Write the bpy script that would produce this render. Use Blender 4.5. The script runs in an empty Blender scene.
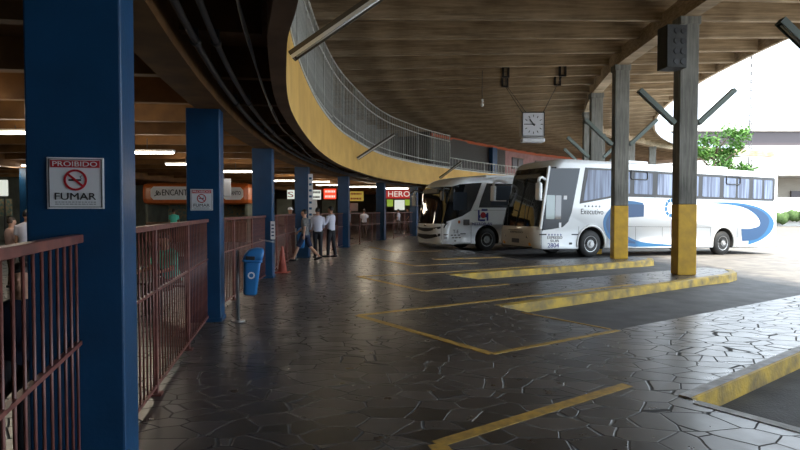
import bpy, bmesh, math, random
from mathutils import Vector as V, Matrix as M
random.seed(7)
PI = math.pi
col = bpy.context.scene.collection
sc = bpy.context.scene

# ------------------------------------------------------------------ materials
def mat(name, c, rough=.6, metal=0., noise=0., nscale=6., c2=None, bump=0., bscale=30., emit=None, estr=0., spec=.5, coat=0.):
    m = bpy.data.materials.new(name); m.use_nodes = True
    nt = m.node_tree; b = nt.nodes['Principled BSDF']
    b.inputs['Base Color'].default_value = (*c, 1); b.inputs['Roughness'].default_value = rough
    b.inputs['Metallic'].default_value = metal; b.inputs['Specular IOR Level'].default_value = spec
    b.inputs['Coat Weight'].default_value = coat
    tc = nt.nodes.new('ShaderNodeTexCoord')
    if noise or c2:
        n = nt.nodes.new('ShaderNodeTexNoise'); n.inputs['Scale'].default_value = nscale; n.inputs['Detail'].default_value = 6
        nt.links.new(tc.outputs['Object'], n.inputs['Vector'])
        r = nt.nodes.new('ShaderNodeValToRGB')
        cc = c2 if c2 else tuple(x*(1-noise) for x in c)
        r.color_ramp.elements[0].position = .35; r.color_ramp.elements[1].position = .65
        r.color_ramp.elements[0].color = (*cc, 1); r.color_ramp.elements[1].color = (*c, 1)
        nt.links.new(n.outputs['Fac'], r.inputs['Fac']); nt.links.new(r.outputs['Color'], b.inputs['Base Color'])
    if bump:
        n = nt.nodes.new('ShaderNodeTexNoise'); n.inputs['Scale'].default_value = bscale
        nt.links.new(tc.outputs['Object'], n.inputs['Vector'])
        bp = nt.nodes.new('ShaderNodeBump'); bp.inputs['Strength'].default_value = bump; bp.inputs['Distance'].default_value = .02
        nt.links.new(n.outputs['Fac'], bp.inputs['Height']); nt.links.new(bp.outputs['Normal'], b.inputs['Normal'])
    if emit:
        b.inputs['Emission Color'].default_value = (*emit, 1); b.inputs['Emission Strength'].default_value = estr
    return m

def slate():
    m = bpy.data.materials.new('slate_paving'); m.use_nodes = True
    nt = m.node_tree; b = nt.nodes['Principled BSDF']; N = nt.nodes.new; L = nt.links.new
    tc = N('ShaderNodeTexCoord')
    mp = N('ShaderNodeMapping'); mp.inputs['Rotation'].default_value = (0, 0, .6); mp.inputs['Scale'].default_value = (1.0, 1.45, 1)
    L(tc.outputs['Object'], mp.inputs['Vector'])
    w = N('ShaderNodeTexNoise'); w.inputs['Scale'].default_value = 1.6; L(mp.outputs['Vector'], w.inputs['Vector'])
    mx = N('ShaderNodeMixRGB'); mx.inputs['Fac'].default_value = .07; L(mp.outputs['Vector'], mx.inputs[1]); L(w.outputs['Color'], mx.inputs[2])
    v1 = N('ShaderNodeTexVoronoi'); v1.feature = 'DISTANCE_TO_EDGE'; v1.inputs['Scale'].default_value = 3.2; L(mx.outputs[0], v1.inputs['Vector'])
    v2 = N('ShaderNodeTexVoronoi'); v2.feature = 'F1'; v2.inputs['Scale'].default_value = 3.2; L(mx.outputs[0], v2.inputs['Vector'])
    jt = N('ShaderNodeMapRange'); jt.inputs['From Min'].default_value = .010; jt.inputs['From Max'].default_value = .028; L(v1.outputs['Distance'], jt.inputs['Value'])
    sp = N('ShaderNodeSeparateColor'); L(v2.outputs['Color'], sp.inputs[0])
    rp = N('ShaderNodeValToRGB')
    e = rp.color_ramp.elements; e[0].color = (.026, .023, .021, 1); e[1].color = (.12, .108, .10, 1)
    e2 = rp.color_ramp.elements.new(.5); e2.color = (.060, .053, .049, 1)
    L(sp.outputs[0], rp.inputs['Fac'])
    n = N('ShaderNodeTexNoise'); n.inputs['Scale'].default_value = 5; n.inputs['Detail'].default_value = 8; L(tc.outputs['Object'], n.inputs['Vector'])
    mu = N('ShaderNodeMixRGB'); mu.blend_type = 'OVERLAY'; mu.inputs['Fac'].default_value = .6; L(rp.outputs[0], mu.inputs[1]); L(n.outputs['Fac'], mu.inputs[2])
    # joints: mostly dark mortar, pale with dust in places
    n2 = N('ShaderNodeTexNoise'); n2.inputs['Scale'].default_value = 1.3; L(tc.outputs['Object'], n2.inputs['Vector'])
    jr = N('ShaderNodeValToRGB'); je = jr.color_ramp.elements; je[0].position = .5; je[1].position = .68
    je[0].color = (.012, .011, .011, 1); je[1].color = (.16, .15, .13, 1); L(n2.outputs['Fac'], jr.inputs['Fac'])
    fm = N('ShaderNodeMixRGB'); L(jt.outputs[0], fm.inputs['Fac']); L(jr.outputs[0], fm.inputs[1]); L(mu.outputs[0], fm.inputs[2])
    L(fm.outputs[0], b.inputs['Base Color'])
    rr = N('ShaderNodeMapRange'); rr.inputs['To Min'].default_value = .2; rr.inputs['To Max'].default_value = .42; L(n.outputs['Fac'], rr.inputs['Value'])
    ra = N('ShaderNodeMixRGB'); ra.inputs[1].default_value = (.9, .9, .9, 1); L(jt.outputs[0], ra.inputs['Fac']); L(rr.outputs[0], ra.inputs[2]); L(ra.outputs[0], b.inputs['Roughness'])
    # each slab lies a little tilted and rough
    hs = N('ShaderNodeMath'); hs.operation = 'MULTIPLY_ADD'; hs.inputs[1].default_value = .25; L(n.outputs['Fac'], hs.inputs[0]); L(jt.outputs[0], hs.inputs[2])
    h2 = N('ShaderNodeMath'); h2.operation = 'MULTIPLY_ADD'; h2.inputs[1].default_value = .5; L(sp.outputs[1], h2.inputs[0]); L(hs.outputs[0], h2.inputs[2])
    bp = N('ShaderNodeBump'); bp.inputs['Strength'].default_value = .6; bp.inputs['Distance'].default_value = .012
    L(h2.outputs[0], bp.inputs['Height']); L(bp.outputs[0], b.inputs['Normal'])
    b.inputs['Specular IOR Level'].default_value = .95
    return m

def board_concrete(name, c1, c2, sc3=(.5, 3, 9)):
    """board-marked concrete: long streaks running along the beams"""
    m = bpy.data.materials.new(name); m.use_nodes = True
    nt = m.node_tree; b = nt.nodes['Principled BSDF']; N = nt.nodes.new; L = nt.links.new
    tc = N('ShaderNodeTexCoord'); mp = N('ShaderNodeMapping'); mp.inputs['Scale'].default_value = sc3; L(tc.outputs['Object'], mp.inputs['Vector'])
    n = N('ShaderNodeTexNoise'); n.inputs['Scale'].default_value = 2; n.inputs['Detail'].default_value = 8; n.inputs['Roughness'].default_value = .65; L(mp.outputs[0], n.inputs['Vector'])
    n2 = N('ShaderNodeTexNoise'); n2.inputs['Scale'].default_value = .7; n2.inputs['Detail'].default_value = 4; L(tc.outputs['Object'], n2.inputs['Vector'])
    ad = N('ShaderNodeMath'); ad.operation = 'ADD'; L(n.outputs['Fac'], ad.inputs[0]); L(n2.outputs['Fac'], ad.inputs[1])
    hf = N('ShaderNodeMath'); hf.operation = 'MULTIPLY'; hf.inputs[1].default_value = .5; L(ad.outputs[0], hf.inputs[0])
    r = N('ShaderNodeValToRGB'); e = r.color_ramp.elements; e[0].position = .38; e[1].position = .62; e[0].color = (*c1, 1); e[1].color = (*c2, 1)
    L(hf.outputs[0], r.inputs['Fac']); L(r.outputs[0], b.inputs['Base Color']); b.inputs['Roughness'].default_value = .85
    bp = N('ShaderNodeBump'); bp.inputs['Strength'].default_value = .4; bp.inputs['Distance'].default_value = .02; L(n.outputs['Fac'], bp.inputs['Height']); L(bp.outputs[0], b.inputs['Normal'])
    return m

def curtain(name):
    m = bpy.data.materials.new(name); m.use_nodes = True
    nt = m.node_tree; b = nt.nodes['Principled BSDF']; N = nt.nodes.new; L = nt.links.new
    tc = N('ShaderNodeTexCoord')
    mp = N('ShaderNodeMapping'); mp.inputs['Scale'].default_value = (7, 1, .35); L(tc.outputs['Object'], mp.inputs['Vector'])
    w = N('ShaderNodeTexNoise'); w.inputs['Scale'].default_value = 1.3; w.inputs['Detail'].default_value = 5; L(mp.outputs[0], w.inputs['Vector'])
    r = N('ShaderNodeValToRGB'); e = r.color_ramp.elements; e[0].position = .38; e[1].position = .62; e[0].color = (.03, .045, .10, 1); e[1].color = (.16, .21, .33, 1)
    L(w.outputs['Fac'], r.inputs['Fac']); L(r.outputs[0], b.inputs['Base Color'])
    b.inputs['Roughness'].default_value = .7; b.inputs['Coat Weight'].default_value = .8; b.inputs['Coat Roughness'].default_value = .05
    return m

def shutter_mat(name, c, scale=9):
    m = bpy.data.materials.new(name); m.use_nodes = True
    nt = m.node_tree; b = nt.nodes['Principled BSDF']; N = nt.nodes.new; L = nt.links.new
    tc = N('ShaderNodeTexCoord'); w = N('ShaderNodeTexWave'); w.bands_direction = 'Z'; w.inputs['Scale'].default_value = scale
    L(tc.outputs['Object'], w.inputs['Vector'])
    b.inputs['Base Color'].default_value = (*c, 1); b.inputs['Roughness'].default_value = .5
    bp = N('ShaderNodeBump'); bp.inputs['Distance'].default_value = .03; L(w.outputs['Fac'], bp.inputs['Height']); L(bp.outputs[0], b.inputs['Normal'])
    return m

K = dict(
 slate=slate(),
 asphalt=mat('asphalt', (.062, .062, .066), .8, c2=(.035, .035, .038), nscale=3, bump=.5, bscale=60),
 road=mat('road_concrete', (.33, .32, .30), .85, c2=(.24, .23, .22), nscale=.8, bump=.2),
 kerbtop=mat('kerb_concrete', (.58, .59, .60), .6, noise=.4, nscale=8, bump=.3),
 kerbyel=mat('kerb_yellow_paint', (.60, .39, .035), .6, c2=(.22, .16, .05), nscale=4, bump=.3),
 line=mat('line_yellow_paint', (.60, .37, .07), .5, c2=(.34, .22, .06), nscale=12),
 blue=mat('pillar_blue_paint', (.010, .062, .155), .36, c2=(.008, .048, .12), spec=.4, nscale=3, bump=.08),
 joist=board_concrete('canopy_concrete', (.26, .195, .125), (.68, .54, .37)),
 slab=board_concrete('canopy_slab', (.24, .18, .12), (.50, .40, .27)),
 colc=board_concrete('column_concrete', (.10, .10, .09), (.31, .305, .27), (9, 9, .6)),
 colyel=mat('column_yellow_paint', (.62, .36, .012), .55, c2=(.45, .26, .012), nscale=4, bump=.1),
 hallc=mat('hall_ceiling_brown', (.24, .115, .032), .7, c2=(.14, .065, .02), nscale=2),
 fasc=mat('fascia_yellow', (.78, .48, .12), .65, c2=(.66, .38, .09), nscale=1.4, bump=.1),
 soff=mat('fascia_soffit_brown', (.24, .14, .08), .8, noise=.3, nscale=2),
 rail=mat('fence_maroon_paint', (.20, .07, .055), .4, c2=(.10, .035, .03), nscale=10),
 grail=mat('balustrade_grey_paint', (.66, .66, .60), .45, noise=.3),
 steel=mat('galvanised_steel', (.40, .41, .42), .35, .8),
 pipe=mat('conduit_grey', (.10, .10, .105), .4, .3),
 black=mat('black_rubber', (.012, .012, .012), .7),
 blackp=mat('black_plastic', (.02, .02, .022), .35),
 chass=mat('dark_underbody', (.015, .014, .013), .8),
 white=mat('white_paint', (.78, .78, .76), .3),
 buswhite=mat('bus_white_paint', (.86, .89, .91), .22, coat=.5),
 busfront_refl=mat('bus_front_white_with_reflection', (.60, .55, .47), .25, coat=.5),  # white coach front with a beige reflection mixed into its colour
 glass=mat('dark_tinted_glass', (.010, .012, .016), .05, spec=.8, coat=1),
 glassg=mat('grey_tinted_glass', (.035, .045, .06), .12, spec=.35),
 curt=curtain('blue_curtains_behind_glass'),
 sblue=mat('livery_blue', (.006, .05, .14), .35),
 slblue=mat('livery_light_blue', (.008, .11, .26), .35),
 navy=mat('livery_navy', (.02, .03, .22), .4),
 red=mat('sign_red', (.50, .02, .03), .4),
 sredl=mat('lit_red_sign', (.6, .02, .01), .4, emit=(1, .05, .02), estr=.6),
 sredl2=mat('lit_dark_red_sign', (.4, .02, .02), .4, emit=(.6, .04, .04), estr=.16),
 swhitel=mat('lit_white_sign', (.7, .72, .68), .4, emit=(.9, .95, .85), estr=.22),
 syell=mat('lit_yellow_sign', (.5, .36, .04), .4, emit=(.8, .55, .1), estr=.12),
 sgreenl=mat('lit_green_board', (.3, .5, .05), .4, emit=(.45, .65, .08), estr=.16),
 signw=mat('sign_white', (.80, .81, .84), .5),
 ink=mat('sign_black_ink', (.01, .01, .014), .6),
 orange=mat('kiosk_orange', (.58, .14, .03), .3, noise=.15),
 wallg=mat('hall_wall_grey_green', (.16, .17, .13), .8, noise=.3, nscale=2),
 walld=mat('mezzanine_wall', (.22, .19, .16), .8, noise=.3, nscale=1),
 pink=mat('pink_wall_paint', (.48, .26, .25), .8, noise=.25, nscale=2),
 shut=shutter_mat('grey_roller_shutter', (.20, .19, .18)),
 redtrim=mat('orange_red_trim', (.55, .12, .04), .6),
 rimb=mat('canopy_rim_pale_blue', (.42, .52, .66), .5),
 tube=mat('fluorescent_tube', (.9, .9, .9), .4, emit=(1, .96, .86), estr=5),
 tubeoff=mat('fluorescent_tube_off', (.75, .77, .76), .3),
 trough=mat('lamp_trough_brown', (.10, .085, .065), .5, .2),
 troughg=mat('lamp_trough_grey_green', (.13, .16, .14), .45, .3),
 bin=mat('bin_blue_plastic', (.03, .20, .52), .38, noise=.2, nscale=5),
 cone=mat('cone_faded_red', (.42, .10, .07), .6, noise=.3),
 skin=mat('skin', (.42, .22, .14), .55),
 skin2=mat('skin_light', (.52, .30, .21), .55),
 hair=mat('black_hair', (.012, .010, .009), .6),
 hairb=mat('dark_brown_hair', (.035, .02, .014), .6),
 shirtw=mat('white_shirt', (.62, .62, .72), .8),
 shirtg=mat('grey_patterned_shirt', (.22, .22, .21), .9, c2=(.09, .09, .095), nscale=20),
 shirtgr=mat('green_shirt', (.10, .62, .46), .85),
 shirtn=mat('navy_shirt', (.015, .02, .045), .85),
 shirtp=mat('pale_pink_shirt', (.50, .36, .34), .85),
 trou=mat('black_trousers', (.016, .016, .02), .85),
 navyc=mat('navy_shorts', (.012, .022, .06), .85),
 brownc=mat('brown_trousers', (.06, .04, .03), .85),
 leaf=mat('leaf_green', (.11, .26, .035), .6, c2=(.05, .14, .02), nscale=2),
 bark=mat('bark', (.12, .09, .06), .9, noise=.3),
 bwhite=mat('far_building_white', (.80, .79, .76), .8, noise=.06),
 bdark=mat('far_building_dark_glazing', (.07, .055, .06), .3),
 bbeige=mat('far_building_beige', (.42, .38, .32), .8),
 grass=mat('grass', (.08, .14, .04), .9, c2=(.04, .08, .02), nscale=5),
 boxg=mat('speaker_box_dark_grey', (.055, .058, .058), .7, noise=.3, bump=.2),
 chrome=mat('chrome', (.6, .6, .6), .2, 1.),
 hub=mat('wheel_rim_silver', (.42, .43, .44), .35, .6),
 lens=mat('headlamp_lens', (.75, .7, .5), .1, coat=1),
 amber=mat('amber_lens', (.8, .35, .05), .2, coat=1),
 wood=mat('counter_wood', (.16, .09, .05), .6, noise=.3),
 goods=mat('mixed_goods', (.45, .30, .15), .6, c2=(.10, .22, .20), nscale=9),
)

# ------------------------------------------------------------------ mesh helpers
def NB(): return bmesh.new()
def setm(faces, mi):
    for f in faces: f.material_index = mi
def box(bm, c, s, mi=0, R=None, bev=0.):
    d = bmesh.ops.create_cube(bm, size=1)
    vs = d['verts']
    for v in vs:
        p = V((v.co.x*s[0], v.co.y*s[1], v.co.z*s[2]))
        if R is not None: p = R @ p
        v.co = p + V(c)
    fs = set(f for v in vs for f in v.link_faces); setm(fs, mi)
    if bev:
        es = list(set(e for v in vs for e in v.link_edges))
        r = bmesh.ops.bevel(bm, geom=es, offset=bev, segments=2, affect='EDGES', profile=.5)
        setm(r['faces'], mi)
    return vs
def beam(bm, a, b, w, h, mi=0, up=V((0, 0, 1)), bev=0):
    a = V(a); b = V(b); d = b-a; L = d.length; d.normalize()
    x = up.cross(d)
    if x.length < 1e-4: x = V((1, 0, 0))
    x.normalize(); z = d.cross(x)
    R = M((( d.x, x.x, z.x), (d.y, x.y, z.y), (d.z, x.z, z.z)))
    return box(bm, (a+b)/2, (L, w, h), mi, R, bev)
def tube(bm, pts, rad, n=10, mi=0, cap=True, sq=None):
    pts = [V(p) for p in pts]; rings = []
    if not hasattr(rad, '__len__'): rad = [rad]*len(pts)
    ref = None
    for i, p in enumerate(pts):
        d = (pts[min(i+1, len(pts)-1)] - pts[max(i-1, 0)]).normalized()
        if ref is None:
            ref = V((1, 0, 0)) if abs(d.x) < .8 else V((0, 1, 0))
        u = (ref - d*ref.dot(d)).normalized(); w = d.cross(u); ref = u
        r = rad[i]; ru, rw = (r, r) if not hasattr(r, '__len__') else r
        rings.append([bm.verts.new(p + u*ru*math.cos(2*PI*k/n) + w*rw*math.sin(2*PI*k/n)) for k in range(n)])
    for a, b in zip(rings, rings[1:]):
        for k in range(n):
            f = bm.faces.new((a[k], a[(k+1) % n], b[(k+1) % n], b[k])); f.material_index = mi; f.smooth = True
    if cap:
        f = bm.faces.new(rings[0][::-1]); f.material_index = mi
        f = bm.faces.new(rings[-1]); f.material_index = mi
    return rings
def loft(bm, rings, mi=0, smooth=False, cap=True):
    rr = [[bm.verts.new(p) for p in r] for r in rings]; n = len(rr[0])
    for a, b in zip(rr, rr[1:]):
        for k in range(n):
            f = bm.faces.new((a[k], a[(k+1) % n], b[(k+1) % n], b[k])); f.material_index = mi; f.smooth = smooth
    if cap:
        bm.faces.new(rr[0][::-1]).material_index = mi; bm.faces.new(rr[-1]).material_index = mi
    return rr
def ball(bm, c, r, mi=0, sub=2):
    d = bmesh.ops.create_icosphere(bm, subdivisions=sub, radius=1)
    for v in d['verts']: v.co = V((v.co.x*r[0], v.co.y*r[1], v.co.z*r[2])) + V(c)
    for f in set(f for v in d['verts'] for f in v.link_faces): f.material_index = mi; f.smooth = True
def prism(bm, poly, f0, f1, mi=0):
    """poly 2D points; f0,f1 map 2D -> 3D for the two faces"""
    a = [bm.verts.new(f0(p)) for p in poly]; b = [bm.verts.new(f1(p)) for p in poly]; n = len(poly)
    bm.faces.new(a).material_index = mi; bm.faces.new(b[::-1]).material_index = mi
    for k in range(n): bm.faces.new((a[k], b[k], b[(k+1) % n], a[(k+1) % n])).material_index = mi
def sweep(bm, path, prof, mi=0, close_ends=True, mis=None):
    """path: [(x,y)], prof: [(off, z)] offset to the left of the path direction"""
    n = len(path); rings = []
    for i, p in enumerate(path):
        d = V((path[min(i+1, n-1)][0]-path[max(i-1, 0)][0], path[min(i+1, n-1)][1]-path[max(i-1, 0)][1])).normalized()
        nn = V((-d.y, d.x))
        rings.append([bm.verts.new((p[0]+nn.x*o, p[1]+nn.y*o, z)) for o, z in prof])
    m = len(prof)
    for a, b in zip(rings, rings[1:]):
        for k in range(m):
            f = bm.faces.new((a[k], b[k], b[(k+1) % m], a[(k+1) % m])); f.material_index = mis[k] if mis else mi
    if close_ends:
        bm.faces.new(rings[0]).material_index = mi; bm.faces.new(rings[-1][::-1]).material_index = mi
def obj(name, bm, mats, parent=None, smooth=None):
    bmesh.ops.recalc_face_normals(bm, faces=bm.faces[:])
    me = bpy.data.meshes.new(name); bm.to_mesh(me); bm.free()
    if not isinstance(mats, (list, tuple)): mats = [mats]
    for m in mats: me.materials.append(m)
    o = bpy.data.objects.new(name, me); col.objects.link(o)
    if parent: o.parent = parent
    return o
def empty(name, label, cat, loc=(0, 0, 0), rz=0, group=None):
    o = bpy.data.objects.new(name, None); col.objects.link(o); o.empty_display_size = .1
    o.location = loc; o.rotation_euler = (0, 0, rz); o['label'] = label; o['category'] = cat
    if group: o['group'] = group
    return o
def tag(o, label, cat, group=None, kind=None):
    o['label'] = label; o['category'] = cat
    if group: o['group'] = group
    if kind: o['kind'] = kind
    return o
def struct(name, bm, mats, parent=None, label=None):
    o = obj(name, bm, mats, parent)
    if not parent: o['kind'] = 'structure'
    if label: o['label'] = label
    return o
def dup(root, loc, rz, label, group=None, mats=None):
    r = root.copy(); col.objects.link(r); r.location = loc; r.rotation_euler = (0, 0, rz); r['label'] = label
    if group: r['group'] = group
    for ch in list(root.children):
        c = ch.copy(); col.objects.link(c); c.parent = r
        for g in ch.children:
            d = g.copy(); col.objects.link(d); d.parent = c
    return r
def text(name, s, size, parent, origin, xd, yd, m, w=None, h=None, th=.004, bold=0.):
    """lettering as a thin raised mesh: centred at origin, xd/yd unit directions in the parent's frame; w/h fit"""
    cu = bpy.data.curves.new(name, 'FONT'); cu.body = s; cu.size = 1; cu.align_x = 'CENTER'; cu.align_y = 'CENTER'
    cu.extrude = .01; cu.offset = 0; cu.resolution_u = 3
    o = bpy.data.objects.new(name, cu); col.objects.link(o)
    dg = bpy.context.evaluated_depsgraph_get(); me = bpy.data.meshes.new_from_object(o.evaluated_get(dg))
    bpy.data.objects.remove(o); bpy.data.curves.remove(cu)
    xs = [v.co.x for v in me.vertices]; ys = [v.co.y for v in me.vertices]
    cx, cy = (min(xs)+max(xs))/2, (min(ys)+max(ys))/2; W, H = max(xs)-min(xs), max(ys)-min(ys)
    sx = w/W if w else size; sy = h/H if h else (size if not w else sx)
    xd = V(xd).normalized(); yd = V(yd).normalized(); zd = xd.cross(yd); og = V(origin)
    for v in me.vertices:
        v.co = og + xd*(v.co.x-cx)*sx + yd*(v.co.y-cy)*sy + zd*(v.co.z/.01*th)
    me.materials.clear(); me.materials.append(m); me.name = name
    ob = bpy.data.objects.new(name, me); col.objects.link(ob); ob.parent = parent
    return ob
def catmull(P, n=8):
    out = []
    for i in range(len(P)-1):
        p0 = P[max(i-1, 0)]; p1 = P[i]; p2 = P[i+1]; p3 = P[min(i+2, len(P)-1)]
        for k in range(n):
            t = k/n
            out.append(tuple(.5*((2*b)+(-a+c)*t+(2*a-5*b+4*c-d)*t*t+(-a+3*b-3*c+d)*t**3) for a, b, c, d in zip(p0, p1, p2, p3)))
    out.append(tuple(P[-1])); return out
# the station is laid out round this centre
CX, CY = 54., 16.
def pol(R, deg): a = math.radians(deg); return (CX-R*math.cos(a), CY+R*math.sin(a))
def radang(deg): return -math.radians(deg)      # rotation of a thing whose local +x points to the centre

# ------------------------------------------------------------------ ground
plat = [(-50, -14), (12, -14), (12, 9.4), (3.75, 2.95), (2.46, 4.72), (4.49, 6.27), (10.3, 10.7), (10.9, 12.8),
        (7.53, 10.54), (2.87, 7.46), (1.66, 9.28), (8.08, 13.8), (8.6, 14.35), (8.85, 15.0), (8.5, 15.62), (6.9, 14.71), (2.34, 12.12),
        (1.23, 13.8), (7.46, 17.43), (8.1, 17.95), (8.3, 18.5), (8.0, 19.25), (4.0, 17.7), (3.2, 20.3), (1.2, 26.6), (2.4, 32), (6, 38.5), (13, 46.5), (26, 56), (40, 64), (40, 75), (-50, 75)]
bm = NB()
prism(bm, plat, lambda p: (p[0], p[1], 0), lambda p: (p[0], p[1], -.3))
struct('floor', bm, [K['slate']])
bm = NB()
xs = [-3, 7, 9, 20, 60, 300]; zs = [-.16, -.16, -.2, -.42, -.42, -.42]; ys = [-60, -10, 10, 20, 40, 80, 300]
g = [[bm.verts.new((x, y, z)) for y in ys] for x, z in zip(xs, zs)]
for i in range(len(xs)-1):
    for j in range(len(ys)-1):
        f = bm.faces.new((g[i][j], g[i+1][j], g[i+1][j+1], g[i][j+1]))
        f.material_index = 0 if xs[i] < 7 else 1
# asphalt apron in the bays fades to the concrete road outside
def road_mat():
    m = bpy.data.materials.new('bay_and_road_surface'); m.use_nodes = True
    nt = m.node_tree; b = nt.nodes['Principled BSDF']; N = nt.nodes.new; L = nt.links.new
    tc = N('ShaderNodeTexCoord'); n = N('ShaderNodeTexNoise'); n.inputs['Scale'].default_value = 2.2; n.inputs['Detail'].default_value = 8; L(tc.outputs['Object'], n.inputs['Vector'])
    n3 = N('ShaderNodeTexNoise'); n3.inputs['Scale'].default_value = 45; L(tc.outputs['Object'], n3.inputs['Vector'])
    s = N('ShaderNodeSeparateXYZ'); L(tc.outputs['Object'], s.inputs[0])
    mr = N('ShaderNodeMapRange'); mr.inputs['From Min'].default_value = 10.2; mr.inputs['From Max'].default_value = 10.9
    ad = N('ShaderNodeMath'); ad.operation = 'ADD'; L(s.outputs[0], ad.inputs[0]); L(n.outputs['Fac'], ad.inputs[1]); L(ad.outputs[0], mr.inputs['Value'])
    a = N('ShaderNodeValToRGB'); a.color_ramp.elements[0].position = .35; a.color_ramp.elements[1].position = .7; a.color_ramp.elements[0].color = (.035, .035, .038, 1); a.color_ramp.elements[1].color = (.085, .085, .088, 1)
    c = N('ShaderNodeValToRGB'); c.color_ramp.elements[0].position = .35; c.color_ramp.elements[1].position = .65; c.color_ramp.elements[0].color = (.12, .11, .10, 1); c.color_ramp.elements[1].color = (.20, .183, .16, 1)
    L(n.outputs['Fac'], a.inputs['Fac']); L(n.outputs['Fac'], c.inputs['Fac'])
    mx = N('ShaderNodeMixRGB'); L(mr.outputs[0], mx.inputs['Fac']); L(a.outputs[0], mx.inputs[1]); L(c.outputs[0], mx.inputs[2]); L(mx.outputs[0], b.inputs['Base Color'])
    b.inputs['Roughness'].default_value = .7
    bp = N('ShaderNodeBump'); bp.inputs['Strength'].default_value = .5; bp.inputs['Distance'].default_value = .01; L(n3.outputs['Fac'], bp.inputs['Height']); L(bp.outputs[0], b.inputs['Normal'])
    return m
struct('floor_road', bm, [road_mat(), bpy.data.materials['bay_and_road_surface']])
# kerbs on the far side of each bay, painted yellow towards the bay
TN = [0]
def trim(bm, mats, label=None):
    TN[0] += 1; return struct('trim_%d' % TN[0], bm, mats, label=label)
def kerb(path, top=.13, yellow_top=False):
    bm = NB()
    prof = [(0, .012), (-.02, .004), (-.03, -.19), (top, -.19), (top, .012)]
    sweep(bm, path, prof, 0, True, [1, 1, 0, 0, 1 if yellow_top else 0])
    trim(bm, [K['kerbtop'], K['kerbyel']], 'concrete kerb with worn yellow face')
kerb([(2.46, 4.72), (4.49, 6.27), (10.3, 10.7)], .10)
kerb([(1.66, 9.28), (8.08, 13.8), (8.6, 14.35), (8.85, 15.0)], .14, True)
kerb([(1.23, 13.8), (7.46, 17.43), (8.1, 17.95), (8.3, 18.5)], .16, True)
bm = NB(); sweep(bm, [(3.75, 2.95), (2.50, 4.665)], [(0, .006), (0, -.1), (.1, -.1), (.1, .006)], 0); trim(bm, [K['kerbtop']], 'pale concrete edging at the head of the nearest bay')
LZ = [.002]
def line(path, w=.1):
    LZ[0] += .0006; z = LZ[0]
    bm = NB(); sweep(bm, path, [(-w/2, -.01), (-w/2, z), (w/2, z), (w/2, -.01)], 0); trim(bm, [K['line']], 'worn yellow painted line on the slate paving')
line([(.42, 3.3), (.25, 3.8)], .13); line([(.25, 3.8), (2.08, 5.1)], .11)
line([(-.64, 8.5), (1.02, 6.21)], .11); line([(1.02, 6.21), (2.9, 7.43)], .08, ); line([(-.62, 8.5), (2.64, 10.54), (5.0, 12.05)], .11)
line([(1.9, 8.74), (2.82, 7.5)], .05)
line([(-1.0, 13.47), (.49, 11.07)], .12); line([(.49, 11.07), (2.34, 12.08)], .09); line([(-1.0, 13.47), (1.29, 14.5), (4.5, 16.3)], .12)
line([(-.89, 18.55), (.4, 16.08)], .13); line([(.4, 16.08), (2.33, 16.94)], .1); line([(1.1, 18.2), (3.4, 18.95)], .3)
line([(-1.3, 24.3), (-.2, 21.3)], .13); line([(-.2, 21.3), (1.6, 21.9)], .1)

# ------------------------------------------------------------------ main canopy
A0, A1 = -62, 66
def arc(R, a0, a1, n): return [pol(R, a0+(a1-a0)*k/n) for k in range(n+1)]
bm = NB(); sweep(bm, arc(51.5, A0, A1, 70), [(-8.8, 7.1), (-8.8, 7.3), (9.5, 7.3), (9.5, 7.1)], 0)
canopy = struct('ceiling', bm, [K['slab']])
jb = NB(); beam(jb, (-4.55, 0, 6.85), (13.6, 0, 6.85), .13, .5, 0)
a = -34.0
JA = 1.8333
first = None
k = -33
while k*JA < 58:
    deg = k*JA - 1.2
    if first is None:
        first = obj('joist', jb, [K['joist']], canopy); o = first
    else:
        o = first.copy(); col.objects.link(o); o.parent = canopy
    p = pol(56.4, deg); o.location = (p[0], p[1], 0); o.rotation_euler = (0, 0, -math.radians(deg))
    k += 1
# rim of the canopy
bm = NB(); sweep(bm, arc(42.75, A0, A1, 90), [(-.12, 6.6), (-.12, 7.35), (.0, 7.35), (.0, 6.6)], 1, True, [0, 1, 1, 1]); trim(bm, [K['rimb'], K['joist']], 'pale blue rim beam of the canopy')
# concrete columns
CC = [(7.1, 8.9, -8.2), (7.06, 13.97, -2.6), (7.22, 18.5, 2.9), (7.95, 22.9, 8.3), (9.1, 27.3, 14), (10.7, 31.2, 20), (12.5, 35.1, 27), (15.9, 38.8, 34), (18.8, 42.0, 41), (22.4, 44.9, 46)]
desc = ['concrete column just right of the frame carrying the lamp arm at the upper right', 'tall concrete column with yellow base and grey box, nearest on the paved island',
 'concrete column with yellow base beside the front wheel of the white coach', 'third concrete column, standing behind the white coach', 'fourth concrete column, slim and pale behind the coach roof',
 'fifth concrete column behind the coach', 'sixth concrete column behind the coach', 'distant concrete column above the coach roof, left one', 'distant concrete column above the coach roof, right one', 'last distant concrete column beyond the coach']
path = []
for (x, y, dg), ds in zip(CC, desc):
    base = 0 if y < 19 else -.2
    t = empty('concrete_column', ds, 'column', (x, y, base), -math.radians(dg)*.4, 'columns carrying the canopy')
    bm = NB(); box(bm, (0, 0, (1.74-base+6.32-base)/2), (.46, .34, 6.32-1.74), 0, None, .02); obj('shaft', bm, [K['colc']], t)
    bm = NB(); box(bm, (0, 0, .87-base/2), (.47, .35, 1.74-base), 0, None, .02); o = obj('painted_base', bm, [K['colyel']], t); o['label'] = 'yellow painted base'
    bm = NB(); box(bm, (0, 0, 6.22-base), (.52, .42, .2), 0, None, .02); obj('capital', bm, [K['colc']], t)
    path.append((x, y))
bm = NB()
gp = [(8.6, 0.3), (7.6, 4.6)] + path + [(27, 47.5), (33, 50)]
sweep(bm, gp, [(-.19, 6.3), (-.19, 6.78), (.19, 6.78), (.19, 6.3)], 0)
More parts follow.
